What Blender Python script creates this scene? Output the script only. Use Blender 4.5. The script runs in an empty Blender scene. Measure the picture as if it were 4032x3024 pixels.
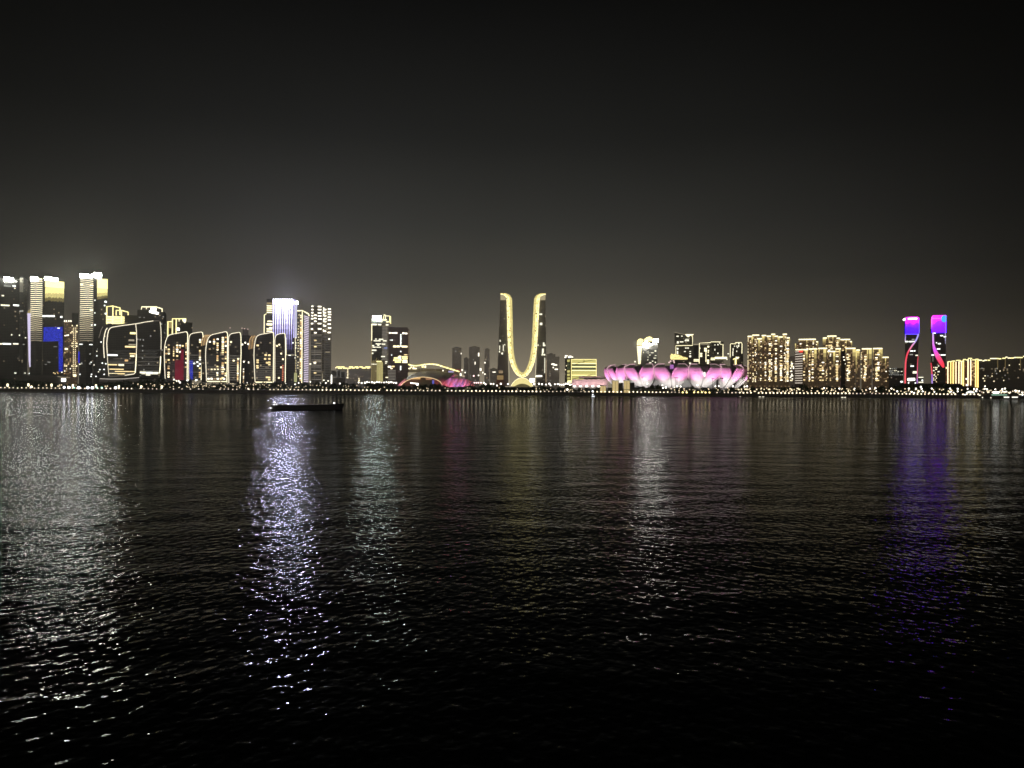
import bpy, bmesh, math, random
from mathutils import Vector, Matrix, noise

sc = bpy.context.scene
C = sc.collection
rnd = random.Random(7)

# ------------------------------------------------------------------ camera
F, CX, CY = 2912.0, 2016.0, 1512.0          # focal length and centre in photo pixels
CAM_H = 14.0                                # lens above the water
ROLL = 0.0067
PITCH = math.radians(0.224)
cam_data = bpy.data.cameras.new('camera')
cam = bpy.data.objects.new('camera', cam_data)
C.objects.link(cam)
cam_data.sensor_width = 36.0
cam_data.lens = 36.0 * F / 4032.0
cam_data.clip_start = 0.5
cam_data.clip_end = 60000
fwd = Vector((0, math.cos(PITCH), math.sin(PITCH)))
upv = Vector((0, -math.sin(PITCH), math.cos(PITCH)))
rgt = Vector((1, 0, 0))
r2 = rgt * math.cos(ROLL) + upv * math.sin(ROLL)
u2 = upv * math.cos(ROLL) - rgt * math.sin(ROLL)
cam.matrix_world = Matrix(((r2.x, u2.x, -fwd.x, 0), (r2.y, u2.y, -fwd.y, 0),
                           (r2.z, u2.z, -fwd.z, CAM_H), (0, 0, 0, 1)))
sc.camera = cam

# ------------------------------------------------------------------ night sky: city glow over the far bank
world = bpy.data.worlds.new('World')
sc.world = world
world.use_nodes = True
wn, wl = world.node_tree.nodes, world.node_tree.links
wn.clear()
w_out = wn.new('ShaderNodeOutputWorld')
sky = wn.new('ShaderNodeTexSky')
sky.sky_type = 'NISHITA'
sky.sun_disc = False
sky.sun_elevation = math.radians(-9)
sky.sun_rotation = math.radians(200)
bg_sky = wn.new('ShaderNodeBackground')
bg_sky.inputs['Strength'].default_value = 0.05
wl.new(sky.outputs[0], bg_sky.inputs['Color'])
tc = wn.new('ShaderNodeTexCoord')
sep = wn.new('ShaderNodeSeparateXYZ')
wl.new(tc.outputs['Generated'], sep.inputs[0])
ramp = wn.new('ShaderNodeValToRGB')
SKY = [(0.0, (.33, .280, .20)), (0.035, (.225, .192, .138)), (0.094, (.108, .098, .076)), (0.144, (.064, .0605, .0505)),
       (0.21, (.040, .0395, .0350)), (0.317, (.0178, .0182, .0167)), (0.463, (.0066, .0068, .0066)), (1.0, (.0016, .0016, .0016))]
els = ramp.color_ramp.elements
els[0].position, els[0].color = SKY[0][0], (*SKY[0][1], 1)
els[1].position, els[1].color = SKY[-1][0], (*SKY[-1][1], 1)
for p, c in SKY[1:-1]:
    e = els.new(p)
    e.color = (*c, 1)
wl.new(sep.outputs['Z'], ramp.inputs[0])
glow = wn.new('ShaderNodeVectorMath')
glow.operation = 'DOT_PRODUCT'
glow.inputs[1].default_value = Vector((math.sin(math.radians(-3)), math.cos(math.radians(-3)), 0)).normalized()
wl.new(tc.outputs['Generated'], glow.inputs[0])


def wmath(op, a, b=None):
    n = wn.new('ShaderNodeMath')
    n.operation = op
    for i, v in enumerate((a, b)):
        if v is None:
            continue
        if isinstance(v, (int, float)):
            n.inputs[i].default_value = v
        else:
            wl.new(v, n.inputs[i])
    return n.outputs[0]


az = wmath('ADD', wmath('MULTIPLY', wmath('POWER', wmath('MAXIMUM', glow.outputs['Value'], 0.0), 6.6), 0.98), 0.02)
bg = wn.new('ShaderNodeBackground')
BACK_GLOW = 3.4
wl.new(ramp.outputs[0], bg.inputs['Color'])
behind = wmath('MULTIPLY', wmath('MAXIMUM', wmath('MULTIPLY', glow.outputs['Value'], -1.0), 0.0), BACK_GLOW)   # the city on the near bank, behind the lens
az = wmath('ADD', az, behind)
veil = wn.new('ShaderNodeTexNoise')          # uneven haze: broad, faint patches
veil.inputs['Scale'].default_value = 2.6
veil.inputs['Detail'].default_value = 3
wl.new(tc.outputs['Generated'], veil.inputs['Vector'])
az = wmath('MULTIPLY', az, wmath('ADD', wmath('MULTIPLY', veil.outputs[0], 0.44), 0.78))
wl.new(az, bg.inputs['Strength'])
add = wn.new('ShaderNodeAddShader')
wl.new(bg_sky.outputs[0], add.inputs[0])
wl.new(bg.outputs[0], add.inputs[1])
wl.new(add.outputs[0], w_out.inputs['Surface'])

sc.view_settings.view_transform = 'Standard'
sc.view_settings.look = 'None'
sc.view_settings.exposure = 0.0
sc.view_settings.gamma = 1.0
sc.render.engine = 'CYCLES'
cy = sc.cycles
cy.use_denoising = True
cy.use_adaptive_sampling = False
cy.max_bounces = 5
cy.diffuse_bounces = 2
cy.glossy_bounces = 3
cy.transmission_bounces = 2
cy.volume_bounces = 0
cy.sample_clamp_indirect = 60.0
cy.sample_clamp_direct = 0.0
cy.caustics_reflective = True
cy.blur_glossy = 0.0
cy.use_light_tree = True
cy.filter_width = 1.6

# ------------------------------------------------------------------ materials
MATS = {}


def node_mat(name):
    m = bpy.data.materials.new(name)
    m.use_nodes = True
    m.node_tree.nodes.clear()
    return m, m.node_tree.nodes, m.node_tree.links


def light_mat(name, col, s, sample=False):
    """what a lamp, a lit window or an LED strip gives off; also glow painted on lit walls and rims"""
    if name in MATS:
        return MATS[name]
    m, n, l = node_mat(name)
    o = n.new('ShaderNodeOutputMaterial')
    e = n.new('ShaderNodeEmission')
    e.inputs[0].default_value = (*col, 1)
    e.inputs[1].default_value = s
    l.new(e.outputs[0], o.inputs[0])
    m.cycles.emission_sampling = 'AUTO' if sample else 'NONE'
    MATS[name] = m
    return m


def matte(name, col, rough=0.6, var=0.25, scale=0.3, metal=0.0):
    if name in MATS:
        return MATS[name]
    m, n, l = node_mat(name)
    o = n.new('ShaderNodeOutputMaterial')
    p = n.new('ShaderNodeBsdfPrincipled')
    t = n.new('ShaderNodeTexCoord')
    nz = n.new('ShaderNodeTexNoise')
    nz.inputs['Scale'].default_value = scale
    nz.inputs['Detail'].default_value = 3
    l.new(t.outputs['Object'], nz.inputs['Vector'])
    mx = n.new('ShaderNodeMix')
    mx.data_type = 'RGBA'
    mx.inputs[6].default_value = (*[c * (1 - var) for c in col], 1)
    mx.inputs[7].default_value = (*[min(1, c * (1 + var)) for c in col], 1)
    l.new(nz.outputs[0], mx.inputs[0])
    l.new(mx.outputs[2], p.inputs['Base Color'])
    p.inputs['Roughness'].default_value = rough
    p.inputs['Metallic'].default_value = metal
    l.new(p.outputs[0], o.inputs[0])
    MATS[name] = m
    return m


def M(nt, op, a, b=None, c=None):
    n = nt.nodes.new('ShaderNodeMath')
    n.operation = op
    for i, v in enumerate((a, b, c)):
        if v is None:
            continue
        if isinstance(v, (int, float)):
            n.inputs[i].default_value = v
        else:
            nt.links.new(v, n.inputs[i])
    return n.outputs[0]


def facade(name, glass=(.03, .03, .032), slab=(.16, .15, .14), floor=3.6, bay=3.0, line=0.3, lit=0.03,
           col=(1, .8, .5), s=0.5, dim=0.0, rough=0.35):
    """storey lines and bays of a tower front; a few faint rooms behind the glass are still lit; dim paints an even glow on every pane"""
    if name in MATS:
        return MATS[name]
    m, n, l = node_mat(name)
    nt = m.node_tree
    o = n.new('ShaderNodeOutputMaterial')
    p = n.new('ShaderNodeBsdfPrincipled')
    t = n.new('ShaderNodeTexCoord')
    sp = n.new('ShaderNodeSeparateXYZ')
    l.new(t.outputs['Object'], sp.inputs[0])
    u = M(nt, 'DIVIDE', M(nt, 'ADD', sp.outputs[0], sp.outputs[1]), bay)
    v = M(nt, 'DIVIDE', sp.outputs[2], floor)
    fu, fv = M(nt, 'FRACT', u), M(nt, 'FRACT', v)
    in_v = M(nt, 'GREATER_THAN', fv, line)
    in_u = M(nt, 'GREATER_THAN', fu, 0.16)
    win = M(nt, 'MULTIPLY', in_v, in_u)
    cell = n.new('ShaderNodeCombineXYZ')
    l.new(M(nt, 'FLOOR', u), cell.inputs[0])
    l.new(M(nt, 'FLOOR', v), cell.inputs[1])
    wnz = n.new('ShaderNodeTexWhiteNoise')
    wnz.noise_dimensions = '2D'
    l.new(cell.outputs[0], wnz.inputs['Vector'])
    on = M(nt, 'GREATER_THAN', wnz.outputs['Value'], 1.0 - lit)
    sc_ = n.new('ShaderNodeSeparateColor')
    l.new(wnz.outputs['Color'], sc_.inputs[0])
    power = M(nt, 'MULTIPLY', M(nt, 'MULTIPLY', on, win), M(nt, 'MULTIPLY_ADD', sc_.outputs[1], s, s * 0.3))
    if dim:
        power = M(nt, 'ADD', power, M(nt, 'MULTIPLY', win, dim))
    mx = n.new('ShaderNodeMix')
    mx.data_type = 'RGBA'
    mx.inputs[6].default_value = (*slab, 1)
    mx.inputs[7].default_value = (*glass, 1)
    l.new(win, mx.inputs[0])
    l.new(mx.outputs[2], p.inputs['Base Color'])
    p.inputs['Roughness'].default_value = rough
    p.inputs['Emission Color'].default_value = (*col, 1)
    l.new(power, p.inputs['Emission Strength'])
    l.new(p.outputs[0], o.inputs[0])
    m.cycles.emission_sampling = 'NONE'
    MATS[name] = m
    return m


# ------------------------------------------------------------------ object helpers
def new_mesh(name, verts, faces, mat, smooth=False):
    me = bpy.data.meshes.new(name)
    me.from_pydata([tuple(v) for v in verts], [], faces)
    me.update()
    if mat is not None:
        me.materials.append(mat)
    if smooth:
        for p in me.polygons:
            p.use_smooth = True
    return me


def link(name, me, parent=None, loc=(0, 0, 0), scale=(1, 1, 1), rot=(0, 0, 0)):
    o = bpy.data.objects.new(name, me)
    C.objects.link(o)
    o.location, o.scale, o.rotation_euler = loc, scale, rot
    if parent is not None:
        o.parent = parent
    return o


def tag(o, label, cat, group=None, kind=None):
    if label:
        o['label'] = label
    if cat:
        o['category'] = cat
    if group:
        o['group'] = group
    if kind:
        o['kind'] = kind
    return o


def thing(name, label, cat, loc, rz=0.0, group=None):
    return tag(link(name, None, loc=loc, rot=(0, 0, rz)), label, cat, group, 'thing')


def copy_tree(o, parent=None):
    c = o.copy()
    C.objects.link(c)
    if parent is not None:
        c.parent = parent
    for ch in KIDS.get(o.name, []):
        copy_tree(ch, c)
    return c


KIDS = {}
CUBE = {}
CV = [(-.5, -.5, -.5), (.5, -.5, -.5), (.5, .5, -.5), (-.5, .5, -.5), (-.5, -.5, .5), (.5, -.5, .5), (.5, .5, .5), (-.5, .5, .5)]
CF = [(0, 1, 5, 4), (1, 2, 6, 5), (2, 3, 7, 6), (3, 0, 4, 7), (4, 5, 6, 7), (3, 2, 1, 0)]


def cube_mesh(mat):
    if mat.name not in CUBE:
        CUBE[mat.name] = new_mesh('panel', CV, CF, mat)
    return CUBE[mat.name]


def horizon(px):
    return 1523.4 + (px - CX) * ROLL


def at(px, py, d):
    """world point on the ray of a photo pixel at depth d"""
    return Vector(((px - CX) / F * d, d, CAM_H + d * (horizon(px) - py) / F))


GZ = 5.5                                     # level of the far bank


class Building:
    """one thing at depth d, turned to look across the river; parts are measured in photo pixels and built in metres"""

    def __init__(s, name, label, cat, x0, x1, d, group=None, ground=GZ):
        s.xc, s.d, s.g = (x0 + x1) / 2, d, ground
        wx = (s.xc - CX) / F * d
        s.az = math.atan2(wx, d)
        s.D = d / math.cos(s.az)
        s.root = thing(name, label, cat, (wx, d, ground), -s.az, group)
        s.x0, s.x1 = x0, x1

    def X(s, px, y=0.0):
        return (s.D + y) * math.tan(math.atan2(px - CX, F) - s.az)

    def Z(s, px, py, y=0.0):
        a = math.atan2(px - CX, F)
        yw = (s.D + y) / math.cos(a - s.az) * math.cos(a)
        return CAM_H + yw * (horizon(px) - py) / F - s.g

    def P(s, px, py, y=0.0):
        return Vector((s.X(px, y), y, s.Z(px, py, y)))

    def bar(s, name, x0, x1, y0, y1, mat, t=0.6, y=None, parent=None):
        """a box from photo pixels (x0..x1, y0..y1), standing t metres proud of the front"""
        yy = -t / 2 if y is None else y
        xa, xb = s.X(x0, yy), s.X(x1, yy)
        xm = (x0 + x1) / 2
        za, zb = s.Z(xm, y0, yy), s.Z(xm, y1, yy)
        return link(name, cube_mesh(mat), parent or s.root, ((xa + xb) / 2, yy, (za + zb) / 2), (abs(xb - xa), t, abs(za - zb)))

    def body(s, x0, x1, top, mat, depth=32.0, bottom=None, y=0.0, name='facade', parent=None):
        xa, xb = s.X(x0, y), s.X(x1, y)
        zt = s.Z((x0 + x1) / 2, top, y)
        zb = 0.0 if bottom is None else s.Z((x0 + x1) / 2, bottom, y)
        v = [(xa, y, zb), (xb, y, zb), (xb, y + depth, zb), (xa, y + depth, zb), (xa, y, zt), (xb, y, zt), (xb, y + depth, zt), (xa, y + depth, zt)]
        return link(name, new_mesh(name, v, CF, mat), parent or s.root)

    def prism(s, plan, mat, bottom=None, name='facade', parent=None):
        """plan: (px, metres back, top py) round the footprint"""
        k = len(plan)
        lo = [(s.X(p, y), y, 0.0 if bottom is None else s.Z(p, bottom, y)) for p, y, t in plan]
        hi = [tuple(s.P(p, t, y)) for p, y, t in plan]
        f = [(i, (i + 1) % k, k + (i + 1) % k, k + i) for i in range(k)] + [tuple(range(k, 2 * k)), tuple(range(k - 1, -1, -1))]
        return link(name, new_mesh(name, lo + hi, f, mat), parent or s.root)

    def slab(s, outline, mat, depth=25.0, y=0.0, name='facade', parent=None):
        """an outline in photo pixels, given real depth"""
        k = len(outline)
        fr = [s.P(px, py, y) for px, py in outline]
        bk = [p + Vector((0, depth, 0)) for p in fr]
        f = [tuple(range(k)), tuple(range(2 * k - 1, k - 1, -1))] + [(i, k + i, k + (i + 1) % k, (i + 1) % k) for i in range(k)]
        return link(name, new_mesh(name, fr + bk, f, mat), parent or s.root)

    def strip(s, name, pts, w, mat, t=0.8, y=-0.5, parent=None, close=False):
        """a square tube w photo pixels wide along a line of photo pixels"""
        P = [s.P(px, py, y) for px, py in pts]
        hw = w * s.D / F / 2 * (.58 if name == 'edge_light' else 1)
        v, f = [], []
        k = len(P)
        for i, p in enumerate(P):
            a = P[i - 1] if i or close else P[i]
            b = P[(i + 1) % k] if i < k - 1 or close else P[i]
            tx, tz = b.x - a.x, b.z - a.z
            ln = math.hypot(tx, tz) or 1
            nx, nz_ = -tz / ln * hw, tx / ln * hw
            v += [(p.x - nx, y - t / 2, p.z - nz_), (p.x + nx, y - t / 2, p.z + nz_), (p.x + nx, y + t / 2, p.z + nz_), (p.x - nx, y + t / 2, p.z - nz_)]
        seg = k if close else k - 1
        for i in range(seg):
            a, b = 4 * i, 4 * ((i + 1) % k)
            for j in range(4):
                f.append((a + j, a + (j + 1) % 4, b + (j + 1) % 4, b + j))
        mats = mat if isinstance(mat, list) else None      # a list: one colour for each length
        if not close:
            f += [(3, 2, 1, 0), (4 * k - 4, 4 * k - 3, 4 * k - 2, 4 * k - 1)]
        me = new_mesh(name, v, f, None if mats else mat)
        if mats:
            for m in mats:
                me.materials.append(m)
            for i, p in enumerate(me.polygons):
                p.material_index = min(i // 4, len(mats) - 1) if i < 4 * seg else (0 if i == 4 * seg else len(mats) - 1)
        return link(name, me, parent or s.root)

    def stack(s, name, x0, x1, ys, mats, t=0.6, y=None):
        """one upright strip of light whose lengths glow differently, as a dimmed LED strip does; wall washes are painted with it"""
        yy = -t / 2 if y is None else y
        xm = (x0 + x1) / 2
        xa, xb = s.X(x0, yy), s.X(x1, yy)
        v, f = [], []
        for py in ys:
            z = s.Z(xm, py, yy)
            v += [(xa, yy - t / 2, z), (xb, yy - t / 2, z), (xb, yy + t / 2, z), (xa, yy + t / 2, z)]
        for i in range(len(ys) - 1):
            a, b = 4 * i, 4 * i + 4
            for j in range(4):
                f.append((a + j, b + j, b + (j + 1) % 4, a + (j + 1) % 4))
        k = len(v)
        f += [(0, 1, 2, 3), (k - 1, k - 2, k - 3, k - 4)]
        me = new_mesh(name, v, f, None)
        for m in mats:
            me.materials.append(m)
        for i, p in enumerate(me.polygons):
            p.material_index = min(i // 4, len(mats) - 1) if i < 4 * (len(ys) - 1) else (0 if i == 4 * (len(ys) - 1) else len(mats) - 1)
        return link(name, me, s.root)

    def win(s, px, py, w=5, h=3.2, mat=None, name='lit_window'):
        return s.bar(name, px - w / 2, px + w / 2, py - h / 2, py + h / 2, mat or WINDOW(), t=0.5)

    def wins(s, pts, w=5, h=3.2, mat=None):
        for p in pts:
            s.win(p[0], p[1], *(p[2:4] if len(p) > 3 else (w, h)), mat=mat)


def scatter_windows(b, x0, x1, y0, y1, cols, step, p, w, h, limit=60, jitter=0.0, mats=None):
    """lit rooms, floor by floor, on a regular grid of window positions"""
    spots = []
    xs = [x0 + (x1 - x0) * (i + .5) / cols for i in range(cols)] if isinstance(cols, int) else cols
    y = y0
    while y < y1:
        for x in xs:
            if rnd.random() < p:
                spots.append((x + rnd.uniform(-jitter, jitter), y))
        y += step
    rnd.shuffle(spots)
    for x, y in spots[:limit]:
        b.win(x, y, w * rnd.uniform(.7, 1.15), h, rnd.choice(mats) if mats else None)


# lights of the city
def WINDOW():
    return rnd.choice(WINS)


WINS = [light_mat('window_warm', (1, .76, .36), 1.7), light_mat('window_cream', (1, .86, .52), 2.2), light_mat('window_amber', (1, .62, .26), 1.1),
        light_mat('window_dim', (1, .72, .42), .5), light_mat('window_white', (1, .93, .74), 2.8)]
WHITEWINS = [light_mat('office_white', (.95, 1, .93), 2.4), light_mat('office_cream', (1, .95, .72), 1.6), light_mat('office_dim', (.9, .9, .8), .45)]
YEL = light_mat('led_yellow', (1, .87, .36), 2.3)
YEL_DIM = light_mat('led_yellow_dim', (1, .78, .34), .36)
CREAM = light_mat('led_cream', (1, .9, .55), 2.3)
CREAM_DIM = light_mat('led_cream_dim', (1, .86, .58), .42)
LINE = light_mat('floor_line', (.9, .85, .75), .11)
LINE2 = light_mat('floor_line_bright', (1, .9, .75), .30)
SIGN = light_mat('sign_white', (1, 1, .84), 270.0, True)
SIGN_SOFT = light_mat('sign_soft', (1, .97, .85), 4.5, True)
DARK = matte('dark_cladding', (.055, .053, .052), .5)
GREY = matte('grey_concrete', (.20, .19, .18), .7)
STONE = matte('embankment_stone', (.10, .095, .085), .8, scale=.6)
METAL = matte('lamp_metal', (.06, .06, .06), .5)
HAZE = 0.00005

# ------------------------------------------------------------------ river, far bank
def water_material():
    m, n, l = node_mat('river_water')
    nt = m.node_tree
    o = n.new('ShaderNodeOutputMaterial')
    p = n.new('ShaderNodeBsdfGlossy')
    p.inputs['Color'].default_value = (.94, .96, 1, 1)
    p.inputs['Roughness'].default_value = WATER_ROUGH
    deep = n.new('ShaderNodeBsdfDiffuse')           # silty water under the surface
    deep.inputs['Color'].default_value = (.006, .007, .006, 1)
    fres = n.new('ShaderNodeFresnel')
    fres.inputs['IOR'].default_value = 1.333
    surf = n.new('ShaderNodeMixShader')
    # wave height as a node group, read at three points: a true slope that does not fade with distance
    g = bpy.data.node_groups.new('wave_height', 'ShaderNodeTree')
    g.interface.new_socket('Vector', in_out='INPUT', socket_type='NodeSocketVector')
    g.interface.new_socket('Height', in_out='OUTPUT', socket_type='NodeSocketFloat')
    gi, go = g.nodes.new('NodeGroupInput'), g.nodes.new('NodeGroupOutput')

    def layer(rot, sx, sy, detail, amp, side=0, rough=.5):
        mp = g.nodes.new('ShaderNodeMapping')
        mp.vector_type = 'TEXTURE'
        mp.inputs['Rotation'].default_value = (0, 0, math.radians(rot))
        mp.inputs['Scale'].default_value = (1 / sx, 1 / sy, 1)
        g.links.new(gi.outputs[0], mp.inputs[0])
        t = g.nodes.new('ShaderNodeTexNoise')
        t.noise_dimensions = '2D'
        t.inputs['Scale'].default_value = 1
        t.inputs['Detail'].default_value = detail
        t.inputs['Roughness'].default_value = rough
        g.links.new(mp.outputs[0], t.inputs['Vector'])
        h_ = M(g, 'MULTIPLY', t.outputs[0], amp)
        if side:                          # the wind turns a little across the river: two wave trains, each stronger on its side
            k_ = M(g, 'MAXIMUM', M(g, 'MINIMUM', M(g, 'MULTIPLY_ADD', xyz.outputs[0], .012 * side, .62), 1.0), .25)
            h_ = M(g, 'MULTIPLY', h_, k_)
        return h_

    xyz = g.nodes.new('ShaderNodeSeparateXYZ')
    g.links.new(gi.outputs[0], xyz.inputs[0])
    h = None
    for args in WAVES:
        a = layer(*args)
        h = a if h is None else M(g, 'ADD', h, a)
    g.links.new(h, go.inputs[0])
    tcn = n.new('ShaderNodeTexCoord')
    eps = 0.04
    out = []
    for off in ((0, 0, 0), (eps, 0, 0), (0, eps, 0)):
        vm = n.new('ShaderNodeVectorMath')
        vm.operation = 'ADD'
        l.new(tcn.outputs['Object'], vm.inputs[0])
        vm.inputs[1].default_value = off
        q = n.new('ShaderNodeGroup')
        q.node_tree = g
        l.new(vm.outputs[0], q.inputs[0])
        out.append(q.outputs[0])
    # wind lanes: patches of calmer and rougher water, long across the river
    mp = n.new('ShaderNodeMapping')
    mp.inputs['Scale'].default_value = (.0028, .012, 1)
    l.new(tcn.outputs['Object'], mp.inputs[0])
    lane = n.new('ShaderNodeTexNoise')
    lane.noise_dimensions = '2D'
    lane.inputs['Scale'].default_value = 1
    lane.inputs['Detail'].default_value = 3
    l.new(mp.outputs[0], lane.inputs['Vector'])
    k = M(nt, 'MULTIPLY_ADD', lane.outputs[0], 1.7, 0.15)
    pos = n.new('ShaderNodeSeparateXYZ')
    l.new(tcn.outputs['Object'], pos.inputs[0])
    k = M(nt, 'MULTIPLY', k, M(nt, 'MINIMUM', M(nt, 'MAXIMUM', M(nt, 'MULTIPLY_ADD', pos.outputs[1], 1 / 110, .38), .55), 1.0))   # calmer in the lee of the near bank
    dx = M(nt, 'MULTIPLY', M(nt, 'DIVIDE', M(nt, 'SUBTRACT', out[0], out[1]), eps), k)
    dy = M(nt, 'MULTIPLY', M(nt, 'DIVIDE', M(nt, 'SUBTRACT', out[0], out[2]), eps), k)
    # the wind comes over the far bank: lee faces towards the near bank are steep, windward backs are flat
    fetch = M(nt, 'MINIMUM', M(nt, 'MAXIMUM', M(nt, 'MULTIPLY_ADD', pos.outputs[1], 1 / 400, -.2), 0.0), 1.0)   # most so in mid river, not in the shelter of this bank
    dy = M(nt, 'ADD', M(nt, 'MULTIPLY', M(nt, 'MINIMUM', dy, 0.0), M(nt, 'MULTIPLY_ADD', fetch, LEE, 1.0)), M(nt, 'MULTIPLY', M(nt, 'MAXIMUM', dy, 0.0), M(nt, 'MULTIPLY_ADD', fetch, WINDWARD, 1.0)))
    cb = n.new('ShaderNodeCombineXYZ')
    l.new(dx, cb.inputs[0])
    l.new(dy, cb.inputs[1])
    cb.inputs[2].default_value = 1
    nm = n.new('ShaderNodeVectorMath')
    nm.operation = 'NORMALIZE'
    l.new(cb.outputs[0], nm.inputs[0])
    l.new(nm.outputs[0], p.inputs['Normal'])
    l.new(nm.outputs[0], fres.inputs['Normal'])
    l.new(M(nt, 'MULTIPLY', fres.outputs[0], REFLECTANCE), surf.inputs[0])
    l.new(deep.outputs[0], surf.inputs[1])
    l.new(p.outputs[0], surf.inputs[2])
    l.new(surf.outputs[0], o.inputs[0])
    return m


WATER_ROUGH = 0.045
REFLECTANCE = .34                            # choppy, silty water loses over half of the mirror light
LEE, WINDWARD = .2, -.5
#        rotation, across, along, detail, height, roughness of the detail
WAVES = [(7, .08, .16, 1, .27), (-30, .48, 1.35, 1, .069, 1), (26, .55, 1.30, 1, .069, -1), (4, 1.25, 1.9, 1, .026), (74, .95, 1.5, 1, .100), (-6, 3.0, 3.8, 1, .015)]
SHORE = 1242.0
me = new_mesh('water', [(-9000, -400, 0), (9000, -400, 0), (9000, SHORE + 3, 0), (-9000, SHORE + 3, 0)], [(0, 1, 2, 3)], water_material())
tag(link('water', me), 'wide dark river with small wind waves', None, None, 'structure')
ground_mat = matte('ground_dark', (.055, .055, .048), .9, scale=.02)
me = new_mesh('ground', [(-30000, SHORE + 1.2, GZ), (30000, SHORE + 1.2, GZ), (30000, 40000, GZ), (-30000, 40000, GZ)], [(0, 1, 2, 3)], ground_mat)
tag(link('ground', me), 'flat dark far bank of the river', None, None, 'structure')
# embankment wall: battered stone face, ledge and coping in one long profile
prof = [(0, -1), (0, .5), (1.2, .8), (1.6, 4.9), (1.3, 4.9), (1.3, 5.6), (2.2, 5.6), (2.2, -1)]
v, f = [], []
for x in (-6000, 6000):
    v += [(x, SHORE + y, z) for y, z in prof]
k = len(prof)
f = [(i, (i + 1) % k, k + (i + 1) % k, k + i) for i in range(k)]
wall = thing('embankment_wall', 'long dark stone embankment wall along the far waterline', 'wall', (0, 0, 0))
link('wall_face', new_mesh('embankment_wall', v, f, STONE), wall)
rail = [(-6000, SHORE + 1.7, 6.55), (6000, SHORE + 1.7, 6.55), (6000, SHORE + 1.8, 6.55), (-6000, SHORE + 1.8, 6.55),
        (-6000, SHORE + 1.7, 6.65), (6000, SHORE + 1.7, 6.65), (6000, SHORE + 1.8, 6.65), (-6000, SHORE + 1.8, 6.65)]
link('handrail', new_mesh('handrail', rail, [(0, 1, 5, 4), (1, 2, 6, 5), (2, 3, 7, 6), (3, 0, 4, 7), (4, 5, 6, 7), (3, 2, 1, 0)], METAL), wall)

# ------------------------------------------------------------------ towers on the far left
GLASS = facade('dark_glass', lit=.012, s=.5, slab=(.06, .058, .056), glass=(.02, .021, .023))
GLASS_GREY = facade('grey_glass', lit=.03, s=.4, slab=(.16, .155, .15), glass=(.06, .06, .062))
APART = facade('apartment_front', floor=3.0, bay=3.4, lit=.16, s=.45, slab=(.46, .34, .24), glass=(.12, .09, .06), dim=.030, col=(1, .64, .32))  # pane glow stands in for warm lamp light on the fronts
HAZY = facade('far_tower_front', floor=3.2, bay=3.6, lit=.05, s=.25, slab=(.60, .54, .48), glass=(.40, .36, .33), dim=.045, col=(.9, .78, .66))  # haze painted in: pale tones and a glow on all panes

b = Building('office_tower', 'dark unlit glass tower cut by the left edge under a bright white roof sign', 'tower', -40, 74, 1700)
b.body(-40, 73, 1096, GLASS, 40)
b.bar('rooftop_sign', 13, 48, 1093, 1107, SIGN, 2)
b.bar('rooftop_sign', 50, 63, 1106, 1110, SIGN_SOFT)
for x0, x1, y, mt in ((0, 35, 1202, 'office_cream'), (49, 72, 1202, 'office_white'), (8, 42, 1354, 'office_white'), (50, 71, 1354, 'office_cream'), (-4, 6, 1354, 'office_cream'), (12, 40, 1126, 'office_dim'), (46, 58, 1126, 'office_white')):
    b.bar('lit_floor', x0, x1, y - 2.6, y + 2.6, MATS[mt])
b.wins([(8, 1164, 10, 5), (55, 1135, 6, 4), (44, 1318, 5, 5), (75, 1320, 5, 5), (99, 1330, 5, 4), (60, 1469, 8, 4), (98, 1469, 6, 3)], mat=WHITEWINS[1])
b = Building('office_tower', 'slim dark tower with a pale slanted top beside the edge tower', 'tower', 73, 105, 1760)
b.prism([(73, 0, 1088), (89, 0, 1090), (106, 14, 1103), (106, 44, 1103), (73, 44, 1088)], GREY if False else GLASS_GREY)
b.bar('crown_panel', 74, 88, 1094, 1150, matte('pale_panel', (.45, .43, .38), .6))
b.wins([(82, 1225, 15, 5), (92, 1356, 8, 3)], mat=WHITEWINS[2])
b.wins([(118, 1470, 10, 3.5), (138, 1470, 12, 3.5)], mat=WHITEWINS[0])


def banded(b, x0, x1, y0, y1, step, bend, mats, h=2.2):
    """ribbon windows of a bowed tower front, one part per storey"""
    y, i, n = y0, 0, int((y1 - y0) / step)
    while y < y1:
        q = i / max(1, n)
        m = mats[0] if q < .62 else mats[1] if q < .84 else mats[2]
        xm = x0 + (x1 - x0) * bend
        b.strip('light_band', [(x0, y + rnd.uniform(-.4, .4)), (xm, y - 2.2), (x1, y + .5)], h * (1 - .35 * q), m, y=-1.7)
        y += step
        i += 1


def fade_strips(b, x0, x1, y0, n, lens, mats, w, y_=3.4):
    for i in range(n):
        x = x0 + (x1 - x0) * (i + .5) / n
        y = y0
        L = lens * rnd.uniform(.9, 1.08)
        b.stack('led_strip', x - w / 2, x + w / 2, [y, y + L * .42, y + L * .74, y + L], mats, y=y_)


LEDY = [light_mat('led_curtain_a', (1, .91, .36), 2.1), light_mat('led_curtain_b', (1, .86, .32), 1.3), light_mat('led_curtain_c', (1, .80, .30), .32)]
BAND = [light_mat('band_a', (1, .90, .62), 1.9), light_mat('band_b', (1, .86, .56), 1.1), light_mat('band_c', (1, .85, .6), .5)]


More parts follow.
